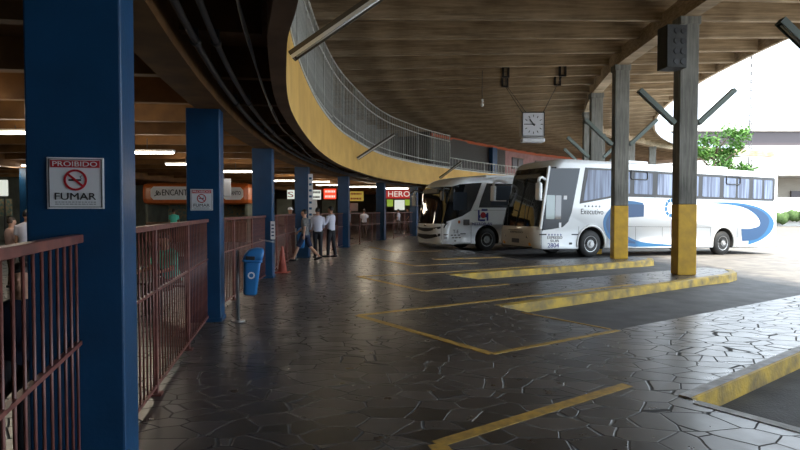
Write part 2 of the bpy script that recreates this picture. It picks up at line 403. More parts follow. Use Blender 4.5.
obj('girder', bm, [K['joist']], canopy)
# lamp arms on the columns
def lamp_arm(name, label, loc, rz, sx, tilt=43, L=1.2, mats=None, tubes=None, group='lamp arms on the concrete columns', off=.28):
    t = empty(name, label, 'lamp', loc, rz, group)
    a = math.radians(tilt); R = M.Rotation(-a*sx, 3, 'Y')
    d = R @ V((sx, 0, 0)); u = R @ V((0, 0, 1))
    st = V((sx*off, 0, 0))
    bm = NB(); c = st + d*(L/2+.02)
    # trough: three plates forming an inverted channel
    box(bm, c+u*.05, (L, .15, .015), 0, R); box(bm, c+V((0, .07, 0)), (L, .012, .11), 0, R); box(bm, c-V((0, .07, 0)), (L, .012, .11), 0, R); box(bm, c-V((0, .077, 0))-u*.03, (L, .004, .05), len(mats or [1])-1, R)
    box(bm, st+d*.03, (.02, .15, .11), 0, R); box(bm, st+d*L, (.02, .15, .11), 0, R)
    obj('housing', bm, mats or [K['troughg']], t)
    for s in (-.032, .032):
        bm = NB(); tube(bm, [st+d*.07+V((0, s, 0))-u*.02, st+d*(L-.05)+V((0, s, 0))-u*.02], .018, 8); obj('tube', bm, [tubes or K['tubeoff']], t)
    return t
names = ['right of the frame edge', 'on the nearest island column', 'on the second column', 'on the third column', 'on the fourth column', 'on the fifth column', 'on the sixth column']
for i, (x, y, dg) in enumerate(CC[:7]):
    for sx, sd in ((-1, 'left'), (1, 'right')):
        if i == 0 and sx == 1: continue
        lamp_arm('lamp_arm', 'grey fluorescent trough slanting up to the %s, %s' % (sd, names[i]), (x, y-.05, 3.72), 0, sx, 43)
# box with eight recesses on column A
bx = empty('speaker_box', 'dark grey box with eight round holes high on the nearest island column', 'box', (6.48, 13.5, 4.95))
bx.rotation_euler = (0, 0, .12)
bm = NB(); vs = box(bm, (0, 0, .5), (.5, .42, 1.0), 0, None, .015); hull = obj('casing', bm, [K['boxg']], bx)
for r in range(4):
    for c in range(2):
        bm = NB()
        px, pz = -.02+c*.17, .14+r*.24
        tube(bm, [(px, -.208, pz), (px, -.225, pz)], [.07, .066], 16)
        o = obj('round_hole', bm, [K['blackp']], bx)
for z in (.3, .8):
    bm = NB(); beam(bm, (.2, .1, z), (.34, .33, z), .05, .05); obj('bracket', bm, [K['boxg']], bx)

# ------------------------------------------------------------------ mezzanine
FP = [(4.0, -10), (2.5, -7), (1.2, -3), (.37, 0), (-.1, 1.5), (-.69, 3.88), (-1.04, 5.2), (-1.58, 8.2), (-1.9, 12.1), (-1.99, 15.5), (-1.88, 18.7), (-1.5, 22), (-1.08, 24.8), (-.38, 27.6), (.55, 30), (1.45, 32), (3.16, 34.9), (6.1, 39.2), (9.6, 43.3)]
fp = catmull(FP, 8)
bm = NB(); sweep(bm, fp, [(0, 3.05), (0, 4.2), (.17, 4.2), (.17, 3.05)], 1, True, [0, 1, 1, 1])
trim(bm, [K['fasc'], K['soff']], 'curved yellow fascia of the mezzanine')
bm = NB(); sweep(bm, fp, [(-.012, 4.14), (-.012, 4.2), (.2, 4.23), (.2, 4.14)], 0); trim(bm, [K['grail']], 'thin grey capping on the yellow fascia')
# mezzanine slab / hall ceiling
bm = NB(); sweep(bm, fp, [(.19, 3.62), (.19, 3.78), (4, 3.78), (4, 3.62)], 0)
sweep(bm, arc(66, -62, 52, 60), [(-9.0, 3.621), (-9.0, 3.79), (26, 3.79), (26, 3.621)], 0)
hallc = struct('ceiling_hall', bm, [K['hallc']])
jb = NB(); beam(jb, (-25, 0, 3.44), (.68, 0, 3.44), .14, .4, 0)
hj = None; k = -22
while k*JA < 36:
    deg = k*JA + .1
    if hj is None: hj = obj('joist', jb, [K['hallc']], hallc); o = hj
    else: o = hj.copy(); col.objects.link(o); o.parent = hallc
    p = pol(57.0, deg); o.location = (p[0], p[1], 0); o.rotation_euler = (0, 0, -math.radians(deg)); k += 1
for R in (57.25, 67):
    bm = NB(); sweep(bm, arc(R, -50, 36, 60), [(-.2, 3.03), (-.2, 3.6), (.2, 3.6), (.2, 3.03)], 0); obj('girder', bm, [K['hallc']], hallc)
# balustrade
def dist_path(P):
    d = [0]
    for a, b in zip(P, P[1:]): d.append(d[-1]+math.hypot(b[0]-a[0], b[1]-a[1]))
    return d
def along(P, D, s):
    for i in range(len(P)-1):
        if D[i+1] >= s:
            t = (s-D[i])/(D[i+1]-D[i]); a, b = P[i], P[i+1]
            return (a[0]+(b[0]-a[0])*t, a[1]+(b[1]-a[1])*t, math.atan2(b[1]-a[1], b[0]-a[0]))
    a, b = P[-2], P[-1]; return (b[0], b[1], math.atan2(b[1]-a[1], b[0]-a[0]))
def rail_run(path, offs, ztop, zlow, name, label, nbar, extra, group, bar_r=.015, post_every=8):
    off = [(p[0], p[1]) for p in path]
    D = dist_path(off); L = D[-1]
    x0, y0, _ = along(off, D, L/2)
    t = empty(name, label, 'railing', (x0, y0, zlow), 0, group)
    for z, rr in extra:
        bm = NB(); tube(bm, [(p[0]-x0, p[1]-y0, z-zlow) for p in off], rr, 6); obj('rail', bm, [K['grail']], t)
    bm = NB(); tube(bm, [(0, 0, 0), (0, 0, ztop-zlow)], bar_r, 5); bar = obj('bar', bm, [K['grail']], t)
    bm = NB(); box(bm, (0, 0, (ztop-zlow)/2), (.05, .05, ztop-zlow)); post = obj('post', bm, [K['grail']], t)
    fb = fpst = True
    for i in range(nbar+1):
        x, y, an = along(off, D, L*i/nbar)
        src = post if i % post_every == 0 else bar
        if src is post and fpst: o = post; fpst = False
        elif src is bar and fb: o = bar; fb = False
        else: o = src.copy(); col.objects.link(o); o.parent = t
        o.location = (x-x0, y-y0, 0); o.rotation_euler = (0, 0, an)
    return t
def offp(P, o):
    out = []
    for i, p in enumerate(P):
        d = V((P[min(i+1, len(P)-1)][0]-P[max(i-1, 0)][0], P[min(i+1, len(P)-1)][1]-P[max(i-1, 0)][1])).normalized()
        out.append((p[0]-d.y*o, p[1]+d.x*o))
    return out
fin = offp(fp, .1)
i0 = min(range(len(fp)), key=lambda i: abs(fp[i][1]-3.5)); i1 = min(range(len(fp)), key=lambda i: abs(fp[i][1]-34.9))
mid = min(range(len(fp)), key=lambda i: abs(fp[i][1]-17))
rail_run(fin[i0:mid+1], 0, 6.2, 4.22, 'mezzanine_railing', 'tall grey barred railing on the nearer half of the yellow mezzanine', 64, [(6.2, .03), (5.85, .028), (4.42, .02), (4.26, .02)], 'mezzanine railings')
rail_run(fin[mid:i1+1], 0, 6.2, 4.22, 'mezzanine_railing', 'tall grey barred railing on the far half of the yellow mezzanine', 72, [(6.2, .03), (5.85, .028), (4.5, .025), (4.26, .02)], 'mezzanine railings')
rail_run(fin[i1:], 0, 4.85, 4.22, 'mezzanine_railing', 'low grey railing continuing the mezzanine edge towards the pink wall', 26, [(4.85, .03), (4.3, .02)], 'mezzanine railings', .02, 4)
# wall at the back of the mezzanine with dark openings
bm = NB(); sweep(bm, arc(58.6, -45, 23.6, 50), [(0, 3.78), (0, 7.1), (.2, 7.1), (.2, 3.78)], 0); struct('wall_mezzanine', bm, [K['walld']])
dn = 0
for deg in (-12, -8.5, -4.5, -1.5, 2.2, 5.6, 9, 12.5, 16):
    dn += 1
    bm = NB(); w = .8 if dn % 2 else .55; z0 = 3.78 if dn % 2 else 4.6
    p = pol(58.56, deg); bm2 = NB()
    box(bm, (0, 0, (z0+5.9)/2), (.06, w, 5.9-z0)); o = struct('door_%d' % dn if dn % 2 else 'window_%d' % dn, bm, [K['bdark']])
    o.location = (p[0], p[1], 0); o.rotation_euler = (0, 0, -math.radians(deg))
    box(bm2, (.02, w/2+.04, (z0+5.94)/2), (.1, .07, 5.94-z0)); box(bm2, (.02, -w/2-.04, (z0+5.94)/2), (.1, .07, 5.94-z0)); box(bm2, (.02, 0, 5.94), (.1, w+.15, .08)); obj('frame', bm2, [K['grail']], o)
# far wing
WP = [(2.0, 37.0), (3.9, 39.8), (8.6, 46.0), (11.9, 50.0), (21, 58.6), (36, 68)]
def wallseg(a, b, z0, z1, th, m, name):
    bm = NB(); sweep(bm, [a, b], [(0, z0), (0, z1), (th, z1), (th, z0)], 0); return struct(name, bm, [m])
wallseg(WP[0], WP[2], 0, 6.55, .2, K['shut'], 'wall_shutter'); wallseg(WP[2], WP[3], 0, 6.55, .2, K['pink'], 'wall_pink'); wallseg(WP[3], WP[4], 0, 6.6, .2, K['pink'], 'wall_pink'); wallseg(WP[4], WP[5], 0, 6.7, .2, K['pink'], 'wall_pink')
bm = NB(); sweep(bm, WP, [(-.1, 6.45), (-.1, 6.65), (.0, 6.65), (.0, 6.45)], 0); trim(bm, [K['redtrim']], 'orange red strip along the top of the pink wall')
t = empty('blue_pillar', 'distant dark blue pillar in front of the pink wall above the buses', 'pillar', (7.2, 43.6, 0), .9, 'blue pillars')
bm = NB(); box(bm, (0, 0, 3.2), (.75, .35, 6.4), 0, None, .02); obj('shaft', bm, [K['blue']], t)
for i, f in enumerate((.10, .42, .72)):
    for (a, b) in ((WP[3], WP[4]),):
        x = a[0]+(b[0]-a[0])*f; y = a[1]+(b[1]-a[1])*f; an = math.atan2(b[1]-a[1], b[0]-a[0])
        bm = NB(); box(bm, (0, -.02, 0), (2.3, .08, .9)); o = struct('window_%d' % (20+i), bm, [K['bdark']]); o.location = (x, y, 5.5); o.rotation_euler = (0, 0, an)
        bm = NB()
        for q in range(-2, 3): box(bm, (q*.45, -.08, 0), (.07, .05, .9))
        box(bm, (0, -.08, .45), (2.4, .05, .07)); box(bm, (0, -.08, -.45), (2.4, .05, .07)); obj('frame', bm, [K['walld']], o)
x, y = 9.9, 47.55; an = math.atan2(4, 3.3)
bm = NB(); box(bm, (0, -.02, 0), (1.9, .08, .95)); o = struct('window_24', bm, [K['bdark']]); o.location = (x, y, 5.5); o.rotation_euler = (0, 0, an)
bm = NB(); box(bm, (0, -.08, 0), (.08, .05, .95)); box(bm, (0, -.08, .45), (2, .05, .07)); box(bm, (0, -.08, -.45), (2, .05, .07)); obj('frame', bm, [K['walld']], o)

# fascia lamps
for deg_xy, lb in (((-1.5, 7.65), 'long brown fluorescent trough reaching out from the yellow fascia, nearest of the three'),
                   ((-1.62, 21), 'brown fluorescent trough on the yellow fascia, middle of the three'),
                   ((2.35, 33.6), 'brown fluorescent trough on the yellow fascia above the smaller bus')):
    near = deg_xy[1] < 10
    t = lamp_arm('fascia_lamp', lb, (deg_xy[0], deg_xy[1], 3.66 if near else 3.5), (-.08 if near else (.0 if deg_xy[1] < 30 else -.5)), 1, 33, 1.65, [K['trough'], K['white']], K['tubeoff'], 'lamps on the yellow fascia', .02)
# clock
ck = empty('hanging_clock', 'square white station clock hanging on rods under the canopy', 'clock', (5.22, 22.1, 4.44))
ck.rotation_euler = (0, 0, .06)
bm = NB(); box(bm, (0, .14, .40), (.76, .26, .8), 0, None, .05); obj('case', bm, [K['white']], ck)
bm = NB(); box(bm, (0, 0, .42), (.70, .02, .72), 0, None, .008); obj('dial', bm, [mat('dial_grey_white', (.72, .72, .76), .4)], ck)
bm = NB()
for sx in (-1, 1): box(bm, (sx*.355, -.01, .42), (.02, .05, .76))
box(bm, (0, -.01, .80), (.73, .05, .02)); box(bm, (0, -.01, .04), (.73, .05, .02)); obj('bezel', bm, [K['blackp']], ck)
bm = NB(); box(bm, (0, .1, -.09), (.74, .3, .13), 0, None, .03); obj('lower_lamp', bm, [K['signw']], ck)
bm = NB()
for h in range(12):
    a = 2*PI*h/12; R = M.Rotation(a, 3, 'Y')
    box(bm, R @ V((0, 0, .27)) + V((0, -.016, .42)), (.022, .01, .07), 0, R)
obj('hour_marks', bm, [K['ink']], ck)
for nm, deg, L, w in (('hour_hand', 322.5, .2, .034), ('minute_hand', 270, .27, .024)):
    bm = NB(); R = M.Rotation(math.radians(deg), 3, 'Y'); box(bm, R @ V((0, 0, L/2-.03)) + V((0, -.024, .42)), (w, .008, L+.06), 0, R); obj(nm, bm, [K['ink']], ck)
bm = NB(); tube(bm, [(0, -.01, .42), (0, -.035, .42)], .03, 12); obj('hub', bm, [K['ink']], ck)
CKS = 1.22
ck.scale = (CKS, CKS, CKS)
inv = (M.Translation((5.22, 22.1, 4.44)) @ M.Rotation(.06, 4, 'Z') @ M.Scale(CKS, 4)).inverted()
bot = [(-.33, .1, .8), (-.2, .1, .8), (.33, .05, .8), (.33, .2, .8)]
top = [inv @ V(p) for p in ((4.24, 22.85, 6.62), (3.98, 21.3, 6.62), (6.29, 22.58, 6.62), (6.05, 21.05, 6.62))]
for a_, b_ in zip(bot[:3], (top[0], V(top[0])+V((.06, 0, 0)), top[2])):
    bm = NB(); tube(bm, [a_, b_], .012, 6); obj('rod', bm, [K['blackp']], ck)
for p in ((4.24, 22.87, 6.78), (3.97, 21.27, 6.78), (6.29, 22.6, 6.78), (6.05, 21.06, 6.78)):
    p = inv @ V(p); bm = NB()
    for q in (-1, 1): box(bm, (p[0]+q*.085, p[1], p[2]), (.06, .05, .34))
    box(bm, (p[0], p[1], p[2]-.15), (.2, .05, .05)); box(bm, (p[0], p[1], p[2]+.15), (.2, .05, .05)); obj('bracket', bm, [K['blackp']], ck)
for a_, b_ in ((top[0], top[1]), (top[2], top[3])):
    bm = NB(); tube(bm, [a_, b_], .012, 6); obj('hanger', bm, [K['blackp']], ck)
# bare bulb
t = empty('bare_bulb', 'small white bulb hanging from the canopy left of the clock', 'lamp', (2.95, 20.3, 5.4))
bm = NB(); tube(bm, [(0, 0, 1.2), (0, 0, .15)], .012, 6); obj('cord', bm, [K['blackp']], t)
bm = NB(); tube(bm, [(0, 0, .18), (0, 0, .05)], .04, 10); obj('socket', bm, [K['white']], t)
bm = NB(); ball(bm, (0, 0, -.02), (.06, .06, .08)); obj('bulb', bm, [K['white']], t)

# ------------------------------------------------------------------ hall pillars
pil = [(-1.48, 3.0), (-2.56, 8.0), (-2.98, 13.1), (-3.05, 18.7), (-2.2, 23.9), (-.82, 29.6), (1.03, 34.6)]
pdesc = ['broad dark blue pillar nearest the camera carrying the large no-smoking sign', 'dark blue pillar carrying the small no-smoking sign between two railings',
 'third dark blue pillar, just behind the hanging blue bin', 'fourth dark blue pillar, right behind the walking man in shorts', 'fifth dark blue pillar, right of the two men in white shirts',
 'sixth dark blue pillar, left of the red shop sign', 'seventh dark blue pillar, beside the front of the smaller bus']
PA = [-13.4, -8, -2.9, 2.7, 8, 13.8, 19.2]
pillars = []
for (x, y), ds, dg in zip(pil, pdesc, PA):
    t = empty('blue_pillar', ds, 'pillar', (x, y, 0), -math.radians(dg), 'blue pillars')
    R = M.Rotation(-math.radians(dg), 3, 'Z')
    bm = NB(); box(bm, (-.23, .16, 1.52), (.46, .32, 3.04), 0, None, .012); obj('shaft', bm, [K['blue']], t)
    bm = NB(); box(bm, (-.23, .16, .03), (.49, .35, .06), 0, None, .01); obj('plinth', bm, [K['blue']], t); pillars.append(t)
for deg, ds in ((3, 'blue pillar of the second row deep in the hall at the far left'), (13.4, 'blue pillar of the second row behind the orange kiosk')):
    p = pol(66.9, deg); t = empty('blue_pillar', ds, 'pillar', (p[0], p[1], 0), -math.radians(deg), 'blue pillars')
    bm = NB(); box(bm, (0, 0, 1.52), (.5, .4, 3.04), 0, None, .012); obj('shaft', bm, [K['blue']], t)
# no-smoking signs
def nosmoke(label, pill, w, loc, lines=True):
    t = empty('no_smoking_sign', label, 'sign', (0, 0, 0))
    t.location = V(pill.location) + M.Rotation(pill.rotation_euler.z, 3, 'Z') @ V(loc); t.rotation_euler = pill.rotation_euler
    X, Z = (1, 0, 0), (0, 0, 1)
    bm = NB(); box(bm, (0, 0, 0), (w, .008, w*.99), 0, None, .002); obj('plate', bm, [K['signw']], t)
    bm = NB(); e = w*.46
    for s in (-1, 1): box(bm, (s*e, -.005, 0), (w*.012, .004, w*.93)); box(bm, (0, -.005, s*e), (w*.93, .004, w*.012))
    obj('border', bm, [K['ink']], t)
    bm = NB(); box(bm, (0, -.006, w*.37), (w*.86, .005, w*.14)); o = obj('red_band', bm, [K['red']], t)
    text('lettering', 'PROIBIDO', 1, t, (0, -.010, w*.37), X, Z, K['signw'], w*.78, w*.095, .001, .008)
    bm = NB(); n = 32; r1, r0 = w*.205, w*.165
    for k in range(n):
        a0, a1 = 2*PI*k/n, 2*PI*(k+1)/n
        q = [(r0*math.cos(a0), r0*math.sin(a0)), (r1*math.cos(a0), r1*math.sin(a0)), (r1*math.cos(a1), r1*math.sin(a1)), (r0*math.cos(a1), r0*math.sin(a1))]
        prism(bm, q, lambda p: (p[0], -.0055, p[1]+w*.06), lambda p: (p[0], -.009, p[1]+w*.06))
    R = M.Rotation(math.radians(42), 3, 'Y'); box(bm, (0, -.0085, w*.06), (w*.36, .003, w*.04), 0, R)
    obj('prohibition_ring', bm, [K['red']], t)
    bm = NB(); box(bm, (-.01*w, -.0065, w*.06), (w*.22, .003, w*.035)); tube(bm, [(w*.11, -.006, w*.09), (w*.08, -.006, w*.12), (w*.12, -.006, w*.15)], w*.008, 5); obj('cigarette', bm, [K['ink']], t)
    text('lettering', 'FUMAR', 1, t, (0, -.007, -w*.255), X, Z, K['ink'], w*.72, w*.135, .001)
    bm = NB()
    for r in range(2):
        x = -w*.36
        while x < w*.34:
            L = random.uniform(.03, .07)*w; box(bm, (x+L/2, -.005, -w*(.365+.04*r)), (L, .002, w*.012)); x += L+w*.015
    obj('small_print', bm, [K['pipe']], t)
    return t
nosmoke('large square no-smoking sign reading PROIBIDO FUMAR on the nearest blue pillar', pillars[0], .27, (-.222, -.006, 1.74))
nosmoke('small square no-smoking sign reading PROIBIDO FUMAR on the second blue pillar', pillars[1], .305, (-.25, -.006, 1.745))
# blade sign on fourth pillar (white strip with blue marks), notice on third
t = empty('strip_sign', 'narrow white vertical strip of notices on the side of the fourth blue pillar', 'sign', (-2.98, 18.72, 1.55))
bm = NB(); box(bm, (0, 0, .5), (.16, .02, 1.5)); obj('plate', bm, [K['signw']], t)
bm = NB()
for k in range(7): box(bm, (0, -.014, -.1+k*.2), (.09, .006, .07))
obj('marks', bm, [K['slblue']], t)
t = empty('paper_notice', 'small white notice on the side of the third blue pillar', 'sign', (-2.945, 13.0, 1.13))
bm = NB(); box(bm, (0, 0, 0), (.10, .012, .42)); obj('sheet', bm, [K['signw']], t)
bm = NB()
for k in range(4): box(bm, (0, -.008, -.12+k*.08), (.06, .003, .03))
obj('print', bm, [K['sblue']], t)

# ------------------------------------------------------------------ fences
def fence(label, p0, p1, posts, z0=.06, H=1.47, sp=.112, mid=.9, wide=.05):
    a = V((*p0, 0)); b = V((*p1, 0)); L = (b-a).length; an = math.atan2(b.y-a.y, b.x-a.x)
    t = empty('barrier_fence', label, 'fence', a, an, 'maroon barrier fences')
    bm = NB(); box(bm, (L/2, 0, H-.02), (L, .055, .045), 0, None, .006); obj('top_rail', bm, [K['rail']], t)
    bm = NB(); box(bm, (L/2, 0, mid), (L, .03, .02)); obj('middle_rail', bm, [K['rail']], t)
    bm = NB(); box(bm, (L/2, 0, z0+.02), (L, .03, .025)); obj('bottom_rail', bm, [K['rail']], t)
    bm = NB(); tube(bm, [(0, 0, z0), (0, 0, H-.03)], .0075, 6); bar = obj('bar', bm, [K['rail']], t); n = int(L/sp)
    for i in range(n):
        o = bar if i == 0 else bar.copy()
        if i: col.objects.link(o); o.parent = t
        o.location = ((i+.5)*L/n, 0, 0)
    bm = NB(); box(bm, (0, 0, H/2), (wide, .04, H), 0, None, .005); box(bm, (0, 0, .008), (.1, .1, .016)); ps = obj('post', bm, [K['rail']], t)
    for i, s in enumerate(posts):
        o = ps if i == 0 else ps.copy()
        if i: col.objects.link(o); o.parent = t
        o.location = (min(max(s, .03), L-.03), 0, 0)
    return t
fence('near maroon barred fence running off the left edge of the picture', (-.72, -.2), (-1.70, 2.97), (0, 1.6))
fence('maroon barred fence between the nearest and second blue pillars, in front of the green shirt', (-1.82, 3.36), (-2.74, 7.97), (.1, 1.5, 3.1))
fence('maroon barred fence between the second and third blue pillars, behind the hanging bin', (-2.86, 8.36), (-3.14, 13.07), (.1, 1.6, 3.2))
fence('maroon barred fence between the third and fourth blue pillars', (-3.24, 13.46), (-3.47, 18.6), (1.6, 3.4), sp=.13)
fence('maroon barred fence behind the two men in white shirts', (-3.2, 19.05), (-2.44, 23.87), (.1, 1.7, 3.3), sp=.13)
fence('maroon barred fence between the fifth and sixth blue pillars', (-2.35, 24.25), (-1.06, 29.55), (.1, 2.0, 4.0), sp=.15)
fence('maroon barred fence between the sixth and seventh blue pillars, under the red shop sign', (-.95, 29.95), (.75, 34.5), (.1, 1.7, 3.4), sp=.17)

# ------------------------------------------------------------------ pipes and cable
for R, z, r, lb in ((56.90, 3.13, .034, 'left one of two dark conduits running under the mezzanine edge'), (56.72, 3.13, .03, 'right one of two dark conduits running under the mezzanine edge')):
    bm = NB(); P = [pol(R, d) for d in [x*.8-22 for x in range(56)]]; x0, y0 = P[20]
    tube(bm, [(p[0]-x0, p[1]-y0, 0) for p in P], r, 8)
    t = empty('conduit', lb, 'pipe', (x0, y0, z), 0, 'conduits under the mezzanine'); obj('pipe', bm, [K['pipe']], t)
    for i, d in enumerate(range(-20, 22, 3)):
        p = pol(R, d); bm = NB(); box(bm, (p[0]-x0, p[1]-y0, .06), (.05, .02, .12)); tube(bm, [(p[0]-x0-.0, p[1]-y0-.04, 0), (p[0]-x0, p[1]-y0+.04, 0)], r+.012, 8); obj('clamp', bm, [K['pipe']], t)
bm = NB(); P = []
for i in range(70):
    d = -20+i*.5; p = pol(56.42+.02*math.sin(i*.5), d); P.append((p[0], p[1], 3.08+.03*math.sin(i*.45)))
tube(bm, P, .012, 6); P2 = [(p[0]+.02*math.sin(i*.8), p[1], p[2]+.02+.02*math.sin(i*.6)) for i, p in enumerate(P)]; tube(bm, P2, .009, 6)
tag(obj('loose_cable', bm, [K['pipe']]), 'loose twisted cable sagging under the mezzanine beside the conduits', 'cable')

# ------------------------------------------------------------------ bins
def litter_bin(label, loc, rz, tilt):
    t = empty('litter_bin', label, 'bin', loc, rz, 'blue litter bins on posts')
    bm = NB(); tube(bm, [(0, 0, 0), (0, 0, 1.02)], .024, 10); o = obj('post', bm, [K['steel']], t); o['label'] = 'grey steel post'
    bm = NB(); tube(bm, [(0, 0, .0), (0, 0, .015)], .1, 16); obj('foot_plate', bm, [K['steel']], t)
    T = M.Rotation(tilt, 3, 'Y')
    def rr(w, d, z, n=6):
        pts = []; r = .05
        for cx, cy, a0 in ((w/2-r, d/2-r, 0), (-w/2+r, d/2-r, 90), (-w/2+r, -d/2+r, 180), (w/2-r, -d/2+r, 270)):
            for k in range(n):
                a = math.radians(a0+90*k/(n-1)); pts.append(T @ V((cx+r*math.cos(a), cy+r*math.sin(a), z)) + V((.17, 0, .4)))
        return pts
    bm = NB(); loft(bm, [rr(.15, .18, -.02), rr(.19, .22, .0), rr(.235, .27, .42), rr(.245, .28, .47)], 0, True); body = obj('body', bm, [K['bin']], t)
    bm = NB(); loft(bm, [rr(.28, .31, .455), rr(.285, .315, .49)], 0, True); obj('rim', bm, [K['bin']], t)
    bm = NB()
    rings = []
    for k, (z, s) in enumerate(((.49, 1), (.56, .98), (.61, .86), (.645, .62), (.66, .3))):
        rings.append([p+T @ V((.02*k, 0, 0)) for p in rr(.25*s+.02, .28*s+.02, z)])
    loft(bm, rings, 0, True); obj('hood', bm, [K['bin']], t)
    bm = NB(); box(bm, T @ V((-.03, -.125, .515)) + V((.17, 0, .4)), (.13, .06, .06), 0, T, .01); obj('mouth', bm, [K['blackp']], t)
    bm = NB()
    for k in range(12):
        a = 2*PI*k/12; box(bm, T @ V((.0+.04*math.cos(a), -.128, .27+.04*math.sin(a))) + V((.17, 0, .4)), (.02, .008, .02), 0, T)
    obj('emblem', bm, [K['signw']], t)
    return t
litter_bin('bright blue litter bin on a steel post in front of the second railing', (-2.33, 8.05, 0), .25, .07)
b2 = litter_bin('blue litter bin with white emblem against the fourth blue pillar, beside the walking man', (-3.33, 17.95, 0), .1, .0)
# cone
t = empty('traffic_cone', 'faded red traffic cone beside the third blue pillar', 'cone', (-3.0, 14.3, 0))
bm = NB(); box(bm, (0, 0, .015), (.34, .34, .03), 0, None, .01); obj('base', bm, [K['cone']], t)
bm = NB(); tube(bm, [(0, 0, .03), (0, 0, .66), (0, 0, .68)], [.12, .03, .02], 20); obj('body', bm, [K['cone']], t)
# horizontal rod between fence end and pillar
bm = NB(); tube(bm, [(0, 0, 0), (.35, 0, -.06)], .018, 8); o = tag(obj('steel_rod', bm, [K['steel']]), 'short pale rod sticking out of the fence end across the third blue pillar', 'rod'); o.location = (-3.25, 12.95, .92)

# ------------------------------------------------------------------ hall fluorescents
def hall_lamp(label, x, y, z, L=1.25, rz=0.):
    t = empty('ceiling_lamp', label, 'lamp', (x, y, z), rz, 'fluorescent lamps in the hall')
    bm = NB(); box(bm, (0, 0, .05), (L, .14, .05), 0, None, .01); obj('housing', bm, [K['white']], t)
    for s in (-.04, .04):
        bm = NB(); tube(bm, [(-L/2+.03, s, .0), (L/2-.03, s, .0)], .02, 8); obj('tube', bm, [K['tube']], t)
    bm = NB(); tube(bm, [(0, 0, .07), (0, 0, 3.25-z)], .01, 6); obj('hanger', bm, [K['pipe']], t)
def at(px, y, py):   # hall lamp spot from its bearing at depth y
    return ((px-400)/562*y, y, 1.6+(210-py)/562*y)
hl = [(17, 11, 131, 'nearest fluorescent lamp at the far left edge'), (14, 19, 166, 'second fluorescent lamp at the far left edge'), (148, 13, 153, 'fluorescent lamp seen just right of the nearest pillar'),
      (186, 17.5, 164.5, 'fluorescent lamp left of the second pillar, farther one'), (236, 19.5, 172, 'fluorescent lamp between the second and third pillars'), (283, 27, 181, 'fluorescent lamp left of the fourth pillar'),
      (314, 30, 182, 'fluorescent lamp right of the fourth pillar'), (330, 34, 185, 'fluorescent lamp above the small red sign'), (365, 31, 187, 'fluorescent lamp between the fifth and sixth pillars'), (396, 37, 188.6, 'fluorescent lamp above the red shop sign'),
      (-60, 8, 100, 'fluorescent lamp behind the nearest pillar to the left'), (60, 24, 176, 'fluorescent lamp hidden behind the nearest pillar'), (82, 8.6, 117, 'unseen fluorescent lamp added to brighten the person in green')]  # last lamp is an addition hidden by the pillar, brightening the green shirt
for px, y, py, lb in hl:
    x, yy, z = at(px, y, py); hall_lamp(lb, x, yy, min(z, 3.1), 1.25 if y < 20 else 1.7)
    li = bpy.data.lights.new('lamp_glow', 'POINT'); li.energy = 8 if y < 20 else 15; li.color = (1, .82, .58); li.shadow_soft_size = .3
    lo = bpy.data.objects.new('lamp_glow', li); col.objects.link(lo); lo.location = (x, yy, min(z, 3.1)-.12)

# ------------------------------------------------------------------ hall back wall, kiosk, shop fronts
bm = NB(); sweep(bm, arc(76, -60, 42, 60), [(0, 0), (0, 3.62), (.2, 3.62), (.2, 0)], 0); struct('wall_back', bm, [K['wallg']])
bm = NB(); box(bm, (-2, 60.5, 1.8), (26, .2, 3.6)); struct('wall_far', bm, [K['wallg']])
bm = NB(); sweep(bm, [(2.0, 37.2), (9.0, 61)], [(0, 3.78), (0, 7.1), (.2, 7.1), (.2, 3.78)], 0); struct('wall_wing', bm, [K['walld']])
bm = NB(); sweep(bm, [pol(58.6, 23.2), (2.05, 37.1)], [(0, 3.78), (0, 7.1), (.2, 7.1), (.2, 3.78)], 0); struct('wall_link', bm, [K['walld']])
bm = NB(); sweep(bm, [pol(50, -26.5), pol(76.2, -26.5)], [(0, 0), (0, 7.1), (-.25, 7.1), (-.25, 0)], 0); struct('wall_behind_light_block', bm, [K['wallg']])  # unseen wall added behind the camera to keep sky light off the pillar fronts
# kiosk
kt = empty('orange_kiosk', 'orange snack kiosk with white name board at the back of the hall', 'kiosk', (-10.2, 28, 0))
bm = NB(); box(bm, (0, 1.5, 2.42), (5.4, 3, 1.08), 0, None, .25); obj('fascia_box', bm, [K['orange']], kt)
bm = NB(); box(bm, (0, .3, .5), (5.0, .5, 1.0), 0, None, .02); obj('counter', bm, [K['wood']], kt)
bm = NB(); box(bm, (0, 2.7, .95), (5.2, .1, 1.9)); obj('back_panel', bm, [K['goods']], kt)
for x in (-2.5, 2.5):
    bm = NB(); box(bm, (x, 1.5, .95), (.12, 2.6, 1.9)); obj('side_wall', bm, [K['wallg']], kt)
def board(w, h, x, z):
    bm = NB(); c = .14; P = [(-w/2+c, -h/2), (w/2-c, -h/2), (w/2, -h/2+c), (w/2, h/2-c), (w/2-c, h/2), (-w/2+c, h/2), (-w/2, h/2-c), (-w/2, -h/2+c)]
    prism(bm, P, lambda p: (p[0]+x, -.08, p[1]+z), lambda p: (p[0]+x, 0, p[1]+z)); return obj('name_board', bm, [K['signw']], kt)
b = board(2.35, .66, -1.0, 2.44); text('lettering', 'ENCANTO', 1, b, (-.85, -.09, 2.47), (1, 0, 0), (0, 0, 1), K['ink'], 1.5, .3, .006)
bm = NB()
P = [(-1.98, -.1, 2.3), (-1.85, -.1, 2.36), (-1.78, -.1, 2.52), (-1.86, -.1, 2.56), (-1.9, -.1, 2.45), (-1.8, -.1, 2.34), (-1.68, -.1, 2.36), (-1.7, -.1, 2.46), (-1.78, -.1, 2.44)]
tube(bm, P, .022, 6); obj('emblem', bm, [K['ink']], b)
